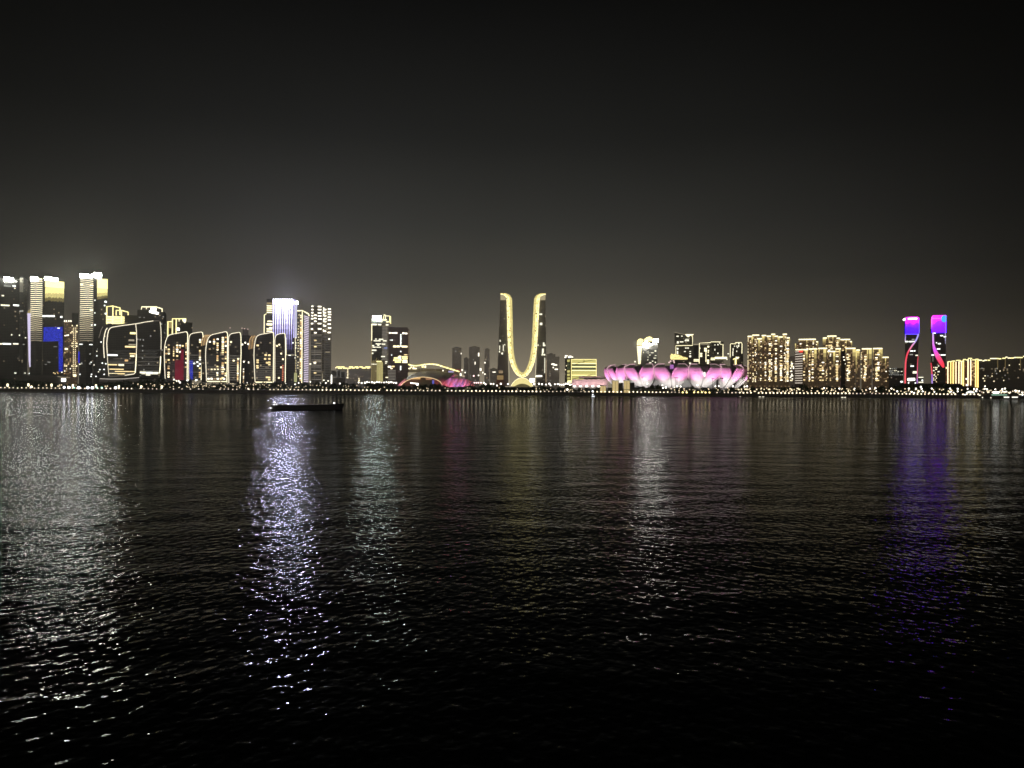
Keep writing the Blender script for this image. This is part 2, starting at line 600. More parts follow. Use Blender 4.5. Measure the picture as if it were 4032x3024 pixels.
def led_screen(name, c1, c2, s, scale=.06):
    """an LED wall showing slow moving colour"""
    if name in MATS:
        return MATS[name]
    m, n, l = node_mat(name)
    o = n.new('ShaderNodeOutputMaterial')
    e = n.new('ShaderNodeEmission')
    t = n.new('ShaderNodeTexCoord')
    nz = n.new('ShaderNodeTexNoise')
    nz.inputs['Scale'].default_value = scale * 8
    nz.inputs['Detail'].default_value = 4
    l.new(t.outputs['Object'], nz.inputs[0])
    rp = n.new('ShaderNodeValToRGB')
    rp.color_ramp.elements[0].position, rp.color_ramp.elements[0].color = .36, (*c1, 1)
    rp.color_ramp.elements[1].position, rp.color_ramp.elements[1].color = .68, (*c2, 1)
    l.new(nz.outputs[0], rp.inputs[0])
    l.new(rp.outputs[0], e.inputs[0])
    e.inputs[1].default_value = s
    l.new(e.outputs[0], o.inputs[0])
    m.cycles.emission_sampling = 'NONE'
    MATS[name] = m
    return m


BLUE = led_screen('led_blue', (.004, .006, .30), (.06, .09, .95), .75)
b = Building('twin_tower', 'tall tower with yellow light curtain on top and blue screen lower down', 'tower', 104, 251, 1640)
b.prism([(116, 0, 1098), (140, -1.2, 1096), (165, 0, 1098), (165, 38, 1098), (116, 38, 1098)], GLASS, name='banded_wing')
b.body(166, 250, 1107, GLASS, 34, y=4, name='slab_wing')
banded(b, 117, 164, 1108, 1348, 8.05, .42, BAND)
b.bar('rooftop_sign', 117, 147, 1092, 1106, SIGN, 2)
b.bar('rooftop_sign', 147, 162, 1096, 1103, CREAM)
b.bar('rooftop_sign', 173, 197, 1090, 1102, SIGN, 2, y=3)
b.bar('rooftop_sign', 196, 224, 1095, 1105, SIGN, 2, y=3)
b.bar('led_curtain', 174, 249, 1107, 1133, LEDY[0], y=3.4)
fade_strips(b, 174, 249, 1133, 19, 54, LEDY, 2.1)
for x0, x1 in ((164, 177), (179, 195), (197, 213)):
    b.bar('lit_floor', x0, x1, 1241.5, 1247.5, WHITEWINS[0], y=3.5)
b.bar('lit_floor', 235, 243, 1245, 1251, WHITEWINS[0], y=3.5)
b.slab([(170, 1288), (245, 1287), (247, 1462), (231, 1464), (229, 1343), (169, 1345)], BLUE, .6, 3.2, 'led_screen')
for i in range(5):
    b.win(rnd.uniform(205, 245), 1468 + rnd.uniform(-3, 3), 4, 3)
VIO = light_mat('led_lilac', (.80, .72, 1), .95)
b.slab([(105, 1233), (118, 1233), (119.5, 1444), (115.5, 1446), (112, 1420)], VIO, 1.0, -1.0, 'led_fin')
b.slab([(106, 1226), (119, 1214), (119, 1232), (106, 1233)], YEL_DIM, 1.0, -1.0, 'led_fin')
b.wins([(147, 1344, 6, 5), (229, 1292, 10, 3)], mat=WHITEWINS[0])
b.wins([(192, 1426, 12, 2), (180, 1435, 8, 1.5), (216, 1365, 14, 1.5)], mat=WHITEWINS[2])
b.bar('podium', 60, 262, 1478, 1508, matte('podium_stone', (.12, .11, .10), .7), 20, y=-14)
b.bar('podium_sign', 242, 259, 1490, 1502, SIGN_SOFT, 1, y=-26)
b.strip('canopy_light', [(226, 1482), (250, 1487), (276, 1486)], 1.6, CREAM_DIM, y=-26)

b = Building('apartment_tower', 'brown apartment tower under a row of roof lamps between the twin towers', 'tower', 250, 281, 1720)
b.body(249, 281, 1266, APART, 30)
b.wins([(x, 1264, 4.2, 5.5) for x in (251.5, 259, 269, 277)], mat=WINS[4])
b.wins([(x, 1319 + abs(x - 266) * .25, 5, 3.6) for x in (255, 261, 267)], mat=WINS[4])
b.wins([(277, 1311, 4, 4), (282, 1306, 4, 4), (255, 1441, 4, 4), (261, 1441, 4, 4), (260, 1374, 12, 7)], mat=WINS[1])
scatter_windows(b, 251, 280, 1380, 1475, 4, 9, .22, 3.6, 3, 14)
b = Building('apartment_tower', 'narrow brown apartment tower with twin dotted light columns', 'tower', 281, 306, 1740)
b.body(281, 306, 1232, DARK, 30, y=3)
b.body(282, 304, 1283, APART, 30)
for x in (288, 295.5):
    for k in range(25):
        b.win(x, 1292 + k * 7.6, 2.8, 2.8, WINS[1])
b.wins([(x, y, 4.5, 5) for x in (282, 301) for y in (1282, 1306, 1352, 1363, 1441)], mat=WINS[1])
b.bar('lobby', 288, 300, 1474, 1483, WINS[1], 1)
b.wins([(277, 1454, 4, 6), (278, 1463, 4, 6), (268, 1466, 5, 5)], mat=WINS[1])

b = Building('twin_tower', 'tallest tower with cream storey bands and yellow light curtain on top', 'tower', 310, 421, 1640)
b.prism([(311, 0, 1088), (336, -1.2, 1086), (365, 0, 1088), (365, 38, 1088), (311, 38, 1088)], GLASS, name='banded_wing')
b.body(366, 421, 1097, GLASS, 34, y=4, name='slab_wing')
banded(b, 312, 364, 1099, 1350, 8.1, .62, BAND)
b.bar('lit_floor', 313, 364, 1119, 1125, CREAM)
b.bar('lit_floor', 330, 364, 1217, 1223, CREAM)
b.bar('lit_floor', 311, 363, 1354.5, 1357.5, WHITEWINS[0])
b.bar('rooftop_sign', 312, 358, 1080, 1094, SIGN, 2)
b.bar('rooftop_sign', 366, 395, 1075, 1093, SIGN, 2, y=3)
b.bar('led_curtain', 379, 420, 1098, 1136, LEDY[0], y=3.4)
fade_strips(b, 379, 420, 1136, 11, 40, LEDY, 2.2)
b.wins([(413, 1188, 9, 6), (409, 1203, 5, 5), (413, 1235, 6, 5), (371, 1232, 4, 4), (371, 1182, 4, 4), (372, 1279, 6, 5), (359, 1279, 5, 5)], mat=WHITEWINS[0])
b.bar('led_fin', 308, 312, 1384, 1429, light_mat('led_pure_blue', (.02, .02, 1), .8))
scatter_windows(b, 312, 362, 1362, 1488, 7, 8, .22, 4.6, 4.2, 26, 2, WHITEWINS[:2])
scatter_windows(b, 368, 418, 1320, 1488, 7, 9, .13, 4.2, 4, 14, 2, WHITEWINS[:2])
b.bar('lit_floor', 318, 356, 1428, 1435, WHITEWINS[2])

# ------------------------------------------------------------------ framed roofs and the curved glass buildings
b = Building('office_tower', 'tower with two stepped yellow roof frames behind the big curved building', 'tower', 416, 503, 1620)
b.body(418, 470, 1258, GLASS_GREY, 30)
b.body(454, 502, 1268, GLASS_GREY, 28, y=-3, name='lower_wing')
b.strip('roof_frame', [(418, 1276), (418, 1207), (441, 1205), (470, 1212), (470, 1240)], 3.2, YEL)
b.strip('roof_frame', [(442, 1206), (442, 1276)], 3, YEL)
b.strip('roof_frame', [(455, 1242), (455, 1222), (476, 1222), (502, 1229), (502, 1241)], 3, YEL, y=-4)
b.strip('roof_frame', [(476, 1222), (476, 1276)], 3, YEL, y=-4)
for k in range(5):
    b.bar('lit_floor', 419, 468, 1246 + k * 6, 1249.4 + k * 6, YEL if k % 2 else CREAM)
    b.bar('lit_floor', 448, 488, 1246 + k * 6.4, 1250 + k * 6.4, YEL, y=-4)
b = Building('office_tower', 'broad dark tower with bright frame and tilted white sign on its roof', 'tower', 488, 655, 1690)
b.body(488, 540, 1241, GLASS, 30, y=4, name='side_wing')
b.prism([(538, 0, 1219), (640, 0, 1222), (653, 12, 1236), (653, 44, 1236), (538, 44, 1219)], GLASS)
b.strip('roof_frame', [(554, 1218), (555, 1208), (612, 1208), (636, 1216), (636, 1228)], 2.8, CREAM, t=2)
b.strip('roof_frame', [(574, 1209), (574, 1217)], 2, CREAM)
b.bar('rooftop_sign', 591, 613, 1212, 1222, SIGN_SOFT, 2)
b.slab([(585, 1223), (600, 1224), (623, 1230), (621, 1238), (600, 1234), (585, 1229)], SIGN_SOFT, 1, -1.5, 'rooftop_sign')
b.wins([(641, 1247, 4, 5), (634, 1276, 5, 5), (648, 1278, 3, 3), (648, 1297, 3, 3), (647, 1311, 4, 4), (548, 1249, 8, 2), (565, 1250, 6, 2)], mat=WHITEWINS[2])


def curved_building(name, label, x0, x1, d, panels, ribs=(), mat=None):
    """rounded glass building: each panel is outlined by a light edge"""
    b = Building(name, label, 'building', x0, x1, d)
    for i, (outl, edge, w) in enumerate(panels):
        b.slab(outl, mat or GLASS, 30, i * .8, 'glass_panel')
        for e in edge:
            b.strip('edge_light', e[0], e[1] if len(e) > 1 else w, e[2] if len(e) > 2 else EDGE, 1.2, i * .8 - .8)
    for e in ribs:
        b.strip('edge_light', e[0], e[1], e[2], 1.2, 4)
    return b


EDGE = light_mat('edge_light', (1, .90, .66), 1.8)
EDGE_HOT = light_mat('edge_light_hot', (1, .92, .62), 2.4)
EDGE_DIM = light_mat('edge_light_dim', (1, .84, .66), .32)
EDGE_AMB = light_mat('edge_light_amber', (1, .70, .38), .5)


def c2(*p):
    return [(380 + x / 3.607, 1140 + y / 3.607) for x, y in p]


def c3(*p):
    return [(940 + x / 3.607, 1140 + y / 3.607) for x, y in p]


A1 = c2((175, 1230), (160, 1080), (148, 900), (140, 760), (150, 650), (165, 580), (185, 550), (215, 535))
A2 = c2((550, 487), (562, 600), (566, 760), (562, 920), (556, 1060), (548, 1180))
A3 = c2((548, 1180), (530, 1200), (400, 1218), (290, 1228), (180, 1234))
B1 = c2((552, 487), (680, 462), (800, 445), (880, 443), (897, 460))
B2 = c2((897, 460), (908, 560), (914, 700), (912, 850))
B3 = c2((908, 950), (905, 1060), (895, 1190))
b = curved_building('curved_building', 'largest rounded glass building outlined by two light framed panels', 386, 640, 1480,
                    [(A1 + c2((380, 505)) + A2 + A3[1:], [(A1[::-1][:6] , 3.2), (A1[::-1][5:], 1.9), (A1[-1:] + c2((380, 508)) + A2[:1], 3.0), (A2[:4], 2.6), (A2[3:], 4.2, EDGE_HOT), (A3[:3], 3.2), (A3[2:], 1.6, EDGE_DIM)], 3),
                     (B1 + B2[1:] + B3 + c2((888, 1256), (556, 1240)), [(B1[:3], 3.0), (B1[2:], 1.4, EDGE_DIM), (B2, 2.4), (B2[-1:] + B3[:1], 1.0, EDGE_DIM), (B3, 4.6, EDGE_HOT), (B3[-1:] + c2((889, 1254)), 1.0, EDGE_DIM)], 3)],
                    [(c2((148, 545), (125, 575), (108, 640), (98, 700), (95, 790), (100, 880), (108, 970)), 3.4, EDGE), (c2((85, 530), (60, 570), (40, 640), (25, 690)), 2.2, EDGE_DIM)])
b.slab(c2((175, 1240), (80, 1240), (20, 1100), (10, 800), (40, 620), (90, 520), (220, 495), (560, 470), (560, 1240)), GLASS, 26, 4.5, 'rear_shell')
b.strip('platform_light', c2((45, 1266), (200, 1272), (400, 1268), (605, 1250)), 2.2, light_mat('platform_light', (1, .9, .78), .55), 2, -6)
b.bar('platform', 392, 640, 1493, 1506, GREY, 30, y=12)
for i, (xa, xb) in enumerate(((155, 550), (570, 905))):
    for k in range(15):
        y = 860 + k * 24 + rnd.uniform(-4, 4)
        q = rnd.uniform(.0, .35) * (xb - xa)
        b.strip('floor_line', c2((xa + q * rnd.random() + 6, y), (xb - q * rnd.random() - 8, y + 2)), .9, rnd.choice([LINE, LINE, LINE2]) if k > 3 else LINE, .4, i * .8 - .4)
for x0, x1, y, h, mt in ((470, 550, 620, 26, YEL), (450, 532, 720, 24, CREAM_DIM), (450, 552, 783, 18, CREAM_DIM), (400, 552, 813, 22, WINS[0]), (155, 295, 931, 20, WHITEWINS[0]), (465, 552, 912, 14, WINS[0]),
                         (475, 535, 945, 22, WINS[1]), (398, 445, 1008, 24, WINS[2]), (160, 290, 1068, 14, WINS[0]), (310, 388, 1072, 24, WINS[1]), (180, 385, 1132, 12, WINS[0]), (260, 550, 1164, 10, WINS[0]),
                         (175, 300, 1192, 8, WINS[1]), (300, 400, 1196, 14, WINS[0])):
    p, q = c2((x0, y - h / 2), (x1, y + h / 2))
    b.bar('lit_floor', p[0], q[0], p[1], q[1], mt)
for x0, x1, y, h, mt in ((615, 700, 1178, 26, WHITEWINS[1]), (706, 800, 1182, 22, WHITEWINS[0]), (806, 880, 1184, 24, WHITEWINS[1]), (700, 765, 1214, 14, WHITEWINS[1]), (640, 870, 1200, 5, WHITEWINS[1]), (590, 640, 1075, 5, LINE2), (610, 630, 1225, 5, WHITEWINS[2])):
    p, q = c2((x0, y - h / 2), (x1, y + h / 2))
    b.bar('lit_floor', p[0], q[0], p[1], q[1], mt, y=.3)
b.wins([(*p, 4, 5) for p in c2((650, 800), (652, 868), (615, 712), (580, 705), (660, 715), (763, 660), (650, 975), (740, 1055), (672, 1140), (930, 860))], mat=WHITEWINS[2])
b.wins([(*p, 5, 4) for p in c2((80, 1045), (105, 1135), (108, 1205), (45, 1138), (130, 1055), (60, 745))], mat=WHITEWINS[0])

RED = led_screen('red_projection', (.02, .004, .008), (.42, .035, .07), .55, .02)  # glow painted on the front for red projected light


def rounded_pair(name, label, x0, x1, d, P1, P2, mat=None):
    i = max(range(len(P1)), key=lambda k: -P1[k][1])
    j = max(range(len(P2)), key=lambda k: -P2[k][1])
    return curved_building(name, label, x0, x1, d, [
        (P1, [(P1[:i + 1], 3.0), (P1[i:], 3.4, EDGE_HOT)], 3), (P2, [(P2[:j + 1], 3.0), (P2[j:], 3.2, EDGE_HOT)], 3)], mat=mat)


WARMGLASS = facade('warm_dark_glass', lit=.05, s=.35, slab=(.06, .05, .05), glass=(.025, .022, .022), floor=4, bay=3.4)
P1 = c2((975, 1265), (966, 1120), (960, 950), (962, 820), (975, 740), (1000, 672), (1030, 645), (1065, 634), (1180, 614), (1262, 598), (1280, 606), (1290, 640), (1288, 900), (1286, 1290))
P2 = c2((1308, 1290), (1306, 1000), (1305, 720), (1312, 665), (1330, 635), (1365, 620), (1430, 610), (1480, 603), (1500, 612), (1508, 660), (1496, 800), (1485, 1285))
b = rounded_pair('curved_building', 'rounded glass building with red glow and blue screen low on its front', 645, 800, 1450, P1, P2, WARMGLASS)
b.bar('led_screen', *[v for p in zip(*c2((1112, 1000), (1236, 1285))) for v in p], RED)  # this panel and the next paint the red projection as glow
b.bar('led_screen', *[v for p in zip(*c2((1190, 850), (1236, 1000))) for v in p], RED)
b.slab(c2((1316, 1005), (1368, 1010), (1368, 1275), (1340, 1280), (1316, 1180)), BLUE, .6, .2, 'led_screen')
for x, y0, n in ((1022, 790, 16), (1142, 793, 9), (1220, 770, 14), (1268, 740, 14), (1092, 820, 7), (1182, 795, 6), (984, 790, 9)):
    for k in range(n):
        if rnd.random() < .62:
            b.win(*c2((x, y0 + k * 30))[0], 8 if x in (1022, 1142, 1220) else 4.5, 5.6)
for k in range(12):
    p, q = c2((1000, 1015 + k * 24), (1280, 1015 + k * 24))
    b.bar('floor_line', p[0] + rnd.uniform(0, 25), q[0], p[1], p[1] + 1.1, light_mat('floor_line_rose', (.9, .6, .6), .16))
for k in range(12):
    p, q = c2((1318, 930 + k * 30), (1480, 930 + k * 30))
    b.bar('floor_line', p[0], q[0], p[1], p[1] + 1.3, LINE2 if k in (0, 3, 4, 8) else LINE, y=.4)
for k in range(18):
    if rnd.random() < .7:
        b.win(*c2((1466, 715 + k * 31))[0], 7, 5.4)
b.wins([(*p, 7, 5) for p in c2((1385, 1050), (1430, 1030), (1440, 1085), (1420, 1285), (1290, 1290))], mat=WHITEWINS[0])
b.wins([(*p, 6, 6) for p in c2((1165, 1300), (1185, 1320), (1130, 1300), (1100, 1280), (1410, 1290))], mat=WINS[4])

P1 = c2((1562, 1300), (1555, 1150), (1545, 950), (1548, 850), (1558, 770), (1582, 690), (1610, 655), (1645, 638), (1740, 616), (1826, 597), (1846, 606), (1856, 640), (1856, 900), (1850, 1330))
P2 = c2((1880, 1330), (1872, 1100), (1868, 720), (1874, 665), (1890, 638), (1925, 622), (2020, 608), (2036, 616), (2046, 660), (2050, 900), (2040, 1335))
b = rounded_pair('curved_building', 'rounded glass building with amber side ribs and cream windows', 795, 950, 1430, P1, P2, WARMGLASS)
for k in range(5):
    x = 1492 + k * 17
    b.strip('side_rib', c2((x - 8, 800 - k * 4), (x - 4, 740 - k * 3), (x + 10, 690 - k * 4), (x + 34, 655 - k * 2), (x + 56, 645)), 1.5, EDGE_AMB if k % 2 else WINS[2], 1, 6 - k)
b.slab(c2((1490, 1320), (1485, 800), (1505, 690), (1545, 650), (1620, 640), (1600, 1320)), WARMGLASS, 20, 8, 'rear_shell')
for x, y0, n, pr in ((1790, 685, 20, .75), (1715, 705, 18, .5), (1832, 680, 20, .4), (1605, 712, 4, .7), (1665, 710, 3, .6), (1605, 845, 3, .6)):
    for k in range(n):
        if rnd.random() < pr:
            b.win(*c2((x, y0 + k * 30))[0], 8.5 if x == 1790 else 7, 5.4)
for k in range(14):
    p, q = c2((1570, 930 + k * 28), (1840, 930 + k * 28))
    b.bar('floor_line', p[0], q[0] - rnd.uniform(0, 12), p[1], p[1] + 1.2, LINE2 if k > 5 else LINE)
for k in range(11):
    p, q = c2((1885, 940 + k * 34), (2035, 940 + k * 34))
    b.bar('floor_line', p[0], q[0], p[1], p[1] + 1.4, LINE2, y=.4)
for k in range(6):
    b.win(*c2((1590 + k * 44, 1268))[0], 9, 6)
    b.win(*c2((1590 + k * 44, 1132))[0], 7, 5)
for k in range(12):
    b.win(*c2((2005, 1010 + k * 26))[0], 5.5, 5)
b.wins([(*p, 7, 6) for p in c2((1905, 745), (1945, 1010), (2010, 985))], mat=WINS[1])
b.bar('podium_light', 815, 890, 1500.5, 1503.5, WINS[1], y=-1.5)

P1 = c3((232, 1312), (222, 1150), (213, 950), (215, 830), (226, 740), (244, 676), (268, 652), (300, 638), (390, 622), (474, 608), (488, 618), (492, 680), (490, 1320))
P2 = c3((512, 1305), (510, 1000), (508, 720), (516, 668), (534, 642), (570, 630), (640, 620), (652, 634), (658, 700), (662, 900), (660, 1335))
b = rounded_pair('curved_building', 'rounded glass building in front of the white striped tower', 978, 1124, 1430, P1, P2, WARMGLASS)
for k in range(4):
    x = 146 + k * 20
    b.strip('side_rib', c3((x - 4, 850 - k * 5), (x, 740), (x + 14, 690 - k * 4), (x + 40, 655)), 1.5, EDGE_AMB if k % 2 else WINS[2], 1, 6 - k)
b.slab(c3((150, 1320), (140, 820), (160, 690), (200, 655), (280, 645), (260, 1320)), WARMGLASS, 20, 8, 'rear_shell')
b.wins([(*p, 9, 6) for p in c3((265, 793), (432, 933), (372, 985), (432, 985), (266, 1005), (266, 1035), (432, 1035), (432, 1065), (266, 1112), (400, 1248), (432, 1250), (432, 1280), (400, 1040), (380, 930), (262, 1085))], mat=WINS[0])
for k in range(13):
    p, q = c3((232, 955 + k * 27), (480, 955 + k * 27))
    b.bar('floor_line', p[0], q[0], p[1], p[1] + 1.2, LINE2 if k > 4 else LINE)
for k in range(10):
    p, q = c3((520, 950 + k * 34), (640, 950 + k * 34))
    b.bar('floor_line', p[0], q[0], p[1], p[1] + 1.3, LINE, y=.4)
b.wins([(*p, 6, 6) for p in c3((572, 783), (540, 800), (600, 910), (625, 990), (570, 1255), (600, 1105))], mat=WINS[1])
for k in range(9):
    b.win(*c3((624, 1080 + k * 26))[0], 6, 4, light_mat('window_red', (1, .28, .16), .8))
b.bar('podium_light', 1006, 1072, 1503, 1506, CREAM, y=-1.5)

b = Building('office_block', 'dark block between two rounded glass buildings under a small red lamp tower', 'building', 944, 990, 1560)
b.body(946, 997, 1320, GLASS, 30)
b.body(954, 977, 1295, GREY, 14, 1320, 4, 'roof_hut')
b.wins([(x, y, 3.4, 3.4) for x, y in ((951, 1292), (961, 1294), (974, 1296), (904, 1291))], mat=light_mat('lamp_rose', (1, .7, .66), 1.4))
b.wins([(*p, 5, 6) for p in c3((48, 780), (88, 755), (130, 775), (70, 1025), (140, 1035))], mat=WINS[4])
for k in range(12):
    b.win(*c3((67, 1130 + k * 18))[0], 3.6, 3.4)

b = Building('office_tower', 'dark tower with tall yellow roof frames behind the red glowing building', 'tower', 655, 758, 1640)
b.body(657, 676, 1268, GLASS_GREY, 28)
b.body(675, 731, 1258, GLASS_GREY, 28, name='main_wing')
b.body(703, 756, 1269, GLASS, 30, y=-2, name='dark_wing')
b.strip('roof_frame', [(659, 1330), (659, 1266), (674, 1266)], 3, YEL)
b.strip('roof_frame', [(677, 1330), (677, 1255), (731, 1255)], 3.2, YEL)
b.strip('roof_frame', [(692, 1256), (692, 1330)], 3, YEL)
b.bar('lit_panel', 662, 674, 1266, 1292, YEL_DIM)
b.slab([(716, 1256), (731, 1256), (730, 1266), (726, 1272), (717, 1264)], CREAM, 1, -3.5, 'rooftop_sign')
b.bar('roof_frame', 702, 704, 1256, 1266, CREAM, y=-3)
b.bar('rooftop_sign', 695, 705, 1291, 1301, SIGN_SOFT, 1, y=-3)

# ------------------------------------------------------------------ white striped tower and its neighbours
LILAC = [light_mat('stripe_%d' % k, (.86 - .045 * k, .84 - .05 * k, 1), s, k < 3) for k, s in enumerate((7.5, 6, 4.6, 3.4, 2.5, 1.8, 1.25, .8, .45, .2))]
b = Building('office_tower', 'brilliant white tower with vertical light stripes, brightest in the skyline', 'tower', 1036, 1168, 1560)
b.body(1047, 1073, 1177, GLASS, 30, y=3, name='side_wing')
b.body(1037, 1073, 1236, GLASS_GREY, 30, y=1, name='lower_wing')
b.prism([(1072, 0, 1176), (1154, 0, 1177), (1168, 12, 1183), (1168, 42, 1183), (1072, 42, 1176)], facade('violet_glass', lit=.02, slab=(.10, .09, .16), glass=(.02, .018, .04)), name='striped_front')
n = 9
for i in range(n):
    x = 1074.5 + i * 9.0
    w = 4.6 if i else 3.8
    m = 8 if x < 1122 else 10
    b.stack('led_stripe', x - w / 2, x + w / 2 * .9, [1176.5 + 20 * k for k in range(m + 1)], LILAC[:m])
b.slab([(1090, 1186), (1150, 1186), (1152, 1194), (1144, 1195), (1088, 1193)], light_mat('sign_blue_white', (.78, .75, 1), 820, True), 1.5, -2.0, 'rooftop_sign')
b.strip('chamfer_light', [(1155.5, 1178), (1155.5, 1330)], 2.6, LILAC[5], y=0)
b.strip('chamfer_light', [(1162, 1182), (1162, 1330)], 9, light_mat('stripe_pale', (.80, .78, 1), .85), y=5)
b.bar('corner_beacon', 1164, 1170, 1188, 1197, light_mat('beacon', (.82, .82, 1), 520, True), 3, y=6)
for k in range(6):
    b.bar('lit_floor', 1048, 1069, 1194 + k * 8.4 - (3 if k == 0 else 0), 1198 + k * 8.4, CREAM if k else YEL_DIM, y=2)
for y, x0 in ((1263, 1051), (1273, 1048), (1277, 1048), (1288, 1058), (1293, 1048), (1302, 1048)):
    b.bar('lit_floor', x0, 1070, y, y + 4.2, CREAM, y=0)
b.strip('edge_light', [(1038.5, 1312), (1038.5, 1240), (1047, 1235)], 4, CREAM, y=0)
b.strip('edge_light', [(1161.5, 1330), (1162, 1398), (1126, 1397), (1124, 1330)], 2, CREAM, y=0)
b.body(1122, 1160, 1400, GLASS_GREY, 6, y=-4, name='base_block')
b.wins([(x, y, w, 4) for x, y, w in ((1127, 1423, 5), (1133, 1441, 9), (1136, 1467, 7), (1142, 1468, 14), (1144, 1482, 8), (1154, 1407, 7), (1160, 1409, 6), (1140, 1400, 10), (1152, 1350, 5), (1138, 1300, 5))], mat=WHITEWINS[0])
for x, y0 in ((1156, 1408), (1164, 1330), (1172, 1300)):
    for k in range(18):
        if rnd.random() < .75:
            b.win(x, y0 + k * 10, 3, 4.5, WHITEWINS[1])
b.bar('light_strip', 1162, 1164.5, 1405, 1500, YEL_DIM, y=-5)
b.bar('light_strip', 1158, 1173, 1468, 1504, light_mat('yellow_green_wash', (.95, .95, .45), .5), y=-5)

b = Building('apartment_tower', 'corner tower with cream edge light and slanted lilac storey lines', 'tower', 1168, 1216, 1500)
b.prism([(1169, 8, 1225), (1188, 0, 1223), (1215, 16, 1240), (1215, 40, 1240), (1169, 40, 1225)], facade('corner_front', lit=.10, s=.5, floor=3.2, bay=3, slab=(.2, .19, .17)), name='facade')
b.strip('edge_light', [(1188, 1224), (1188, 1508)], 4.2, CREAM, y=-1)
b.strip('roof_light', [(1168, 1224), (1188, 1222.5)], 3.4, CREAM, y=2)
b.strip('roof_light', [(1188, 1223), (1213, 1236), (1215, 1244)], 3.6, CREAM, y=6)
PINKL = light_mat('storey_lilac', (.95, .82, 1), 1.15)
y = 1242
while y < 1505:
    b.strip('storey_light', [(1191.5, y), (1214, y + 8 * (1 - (y - 1242) / 330))], 2.7, PINKL, y=5)
    y += 7.2
for k in range(38):
    b.bar('lit_window', 1180, 1185.5, 1240 + k * 6.9, 1244 + k * 6.9, WINDOW(), y=1)
for k in range(24):
    if rnd.random() < .75:
        b.win(1173.5 + rnd.uniform(-2, 2), 1240 + k * 11, 3, 3.6, WINS[1])

b = Building('apartment_tower', 'tall apartment tower with bright balconies near the top, alone by the sky gap', 'tower', 1222, 1304, 1560)
BALC = facade('balcony_front', floor=3.5, bay=14, lit=.06, s=.35, line=.55, slab=(.30, .265, .22), glass=(.04, .035, .03), dim=.004)
b.prism([(1223, 0, 1206), (1266, 0, 1204), (1266, 36, 1204), (1223, 36, 1206)], BALC, name='front_wing')
b.prism([(1267, 6, 1212), (1303, 10, 1216), (1303, 40, 1216), (1267, 40, 1212)], BALC, name='side_wing')
for x, w, ys in ((1227.5, 8, (1206, 1219, 1231, 1243, 1255, 1274, 1295)), (1257, 14, (1207, 1219, 1232, 1244, 1256, 1274, 1295)), (1240, 10, (1241, 1253, 1265, 1310, 1340, 1365, 1426, 1468)),
                 (1277, 11, (1219, 1231, 1243, 1255, 1266, 1283, 1304)), (1295, 12, (1217, 1228, 1238, 1249, 1260, 1276, 1291, 1309)), (1272, 4, (1213, 1225, 1238, 1260, 1280, 1300))):
    for y in ys:
        b.win(x + rnd.uniform(-1, 1), y, w, 4.4, WINS[4] if y < 1320 else WINS[0])
for y0 in range(1318, 1500, 7):
    b.bar('balcony_line', 1225, 1264, y0, y0 + 1.8, LINE2 if rnd.random() < .6 else LINE)
    b.bar('balcony_line', 1272, 1301, y0 + 2, y0 + 3.6, LINE, y=7)
b.wins([(1295, 1335, 6, 5), (1239, 1428, 9, 9), (1221, 1433, 7, 3)], mat=WINS[4])
b.bar('light_strip', 1269, 1271, 1470, 1505, CREAM_DIM)

b = Building('low_building', 'low grey building with thin framed roof panels next to the balcony tower', 'building', 1288, 1362, 1520)
b.body(1288, 1360, 1486, GREY, 24)
b.body(1304, 1326, 1459, GLASS_GREY, 16, 1484, 2, 'roof_panel')
b.body(1327, 1340, 1459, GLASS_GREY, 16, 1484, 2, 'roof_panel')
b.body(1342, 1358, 1464, GLASS_GREY, 16, 1487, 2, 'roof_panel')
for x0, x1, y0, y1 in ((1304, 1326, 1458, 1484), (1328, 1340, 1460, 1484), (1342, 1358, 1464, 1486)):
    b.strip('panel_frame', [(x0, y1), (x0, y0), (x1, y0), (x1, y1)], 1.3, light_mat('panel_frame', (.9, .88, .8), .16), y=1, close=True)
b.bar('light_pillar', 1303.5, 1306.5, 1476, 1512, SIGN_SOFT, 1)
b.wins([(1292, 1500, 6, 3), (1275, 1497, 6, 3)], mat=WINS[4])

b = Building('slab_building', 'long grey slab building under a dashed row of yellow roof lamps', 'building', 1322, 1468, 1800)
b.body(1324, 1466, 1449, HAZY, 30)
for x0, x1, dy in ((1324, 1340, 0), (1341, 1356, 0), (1330, 1346, 5), (1350, 1366, 5), (1372, 1380, 5), (1374, 1390, 0), (1384, 1397, 4), (1396, 1410, 0), (1402, 1412, 4), (1414, 1428, 0), (1424, 1440, 4), (1438, 1458, 0), (1444, 1455, 4)):
    b.bar('roof_lamp', x0, x1, 1443 + dy, 1446.6 + dy, YEL)
b.wins([(1369, 1450 + k * 6, 3, 3.4) for k in range(6)] + [(1368, 1487, 6, 4), (1322, 1448, 4, 4), (1414, 1498, 4, 7), (1413, 1490, 4, 3)], mat=WINS[1])
scatter_windows(b, 1330, 1460, 1458, 1500, 14, 8, .18, 2.4, 2.4, 20, 3, [WINS[3]])

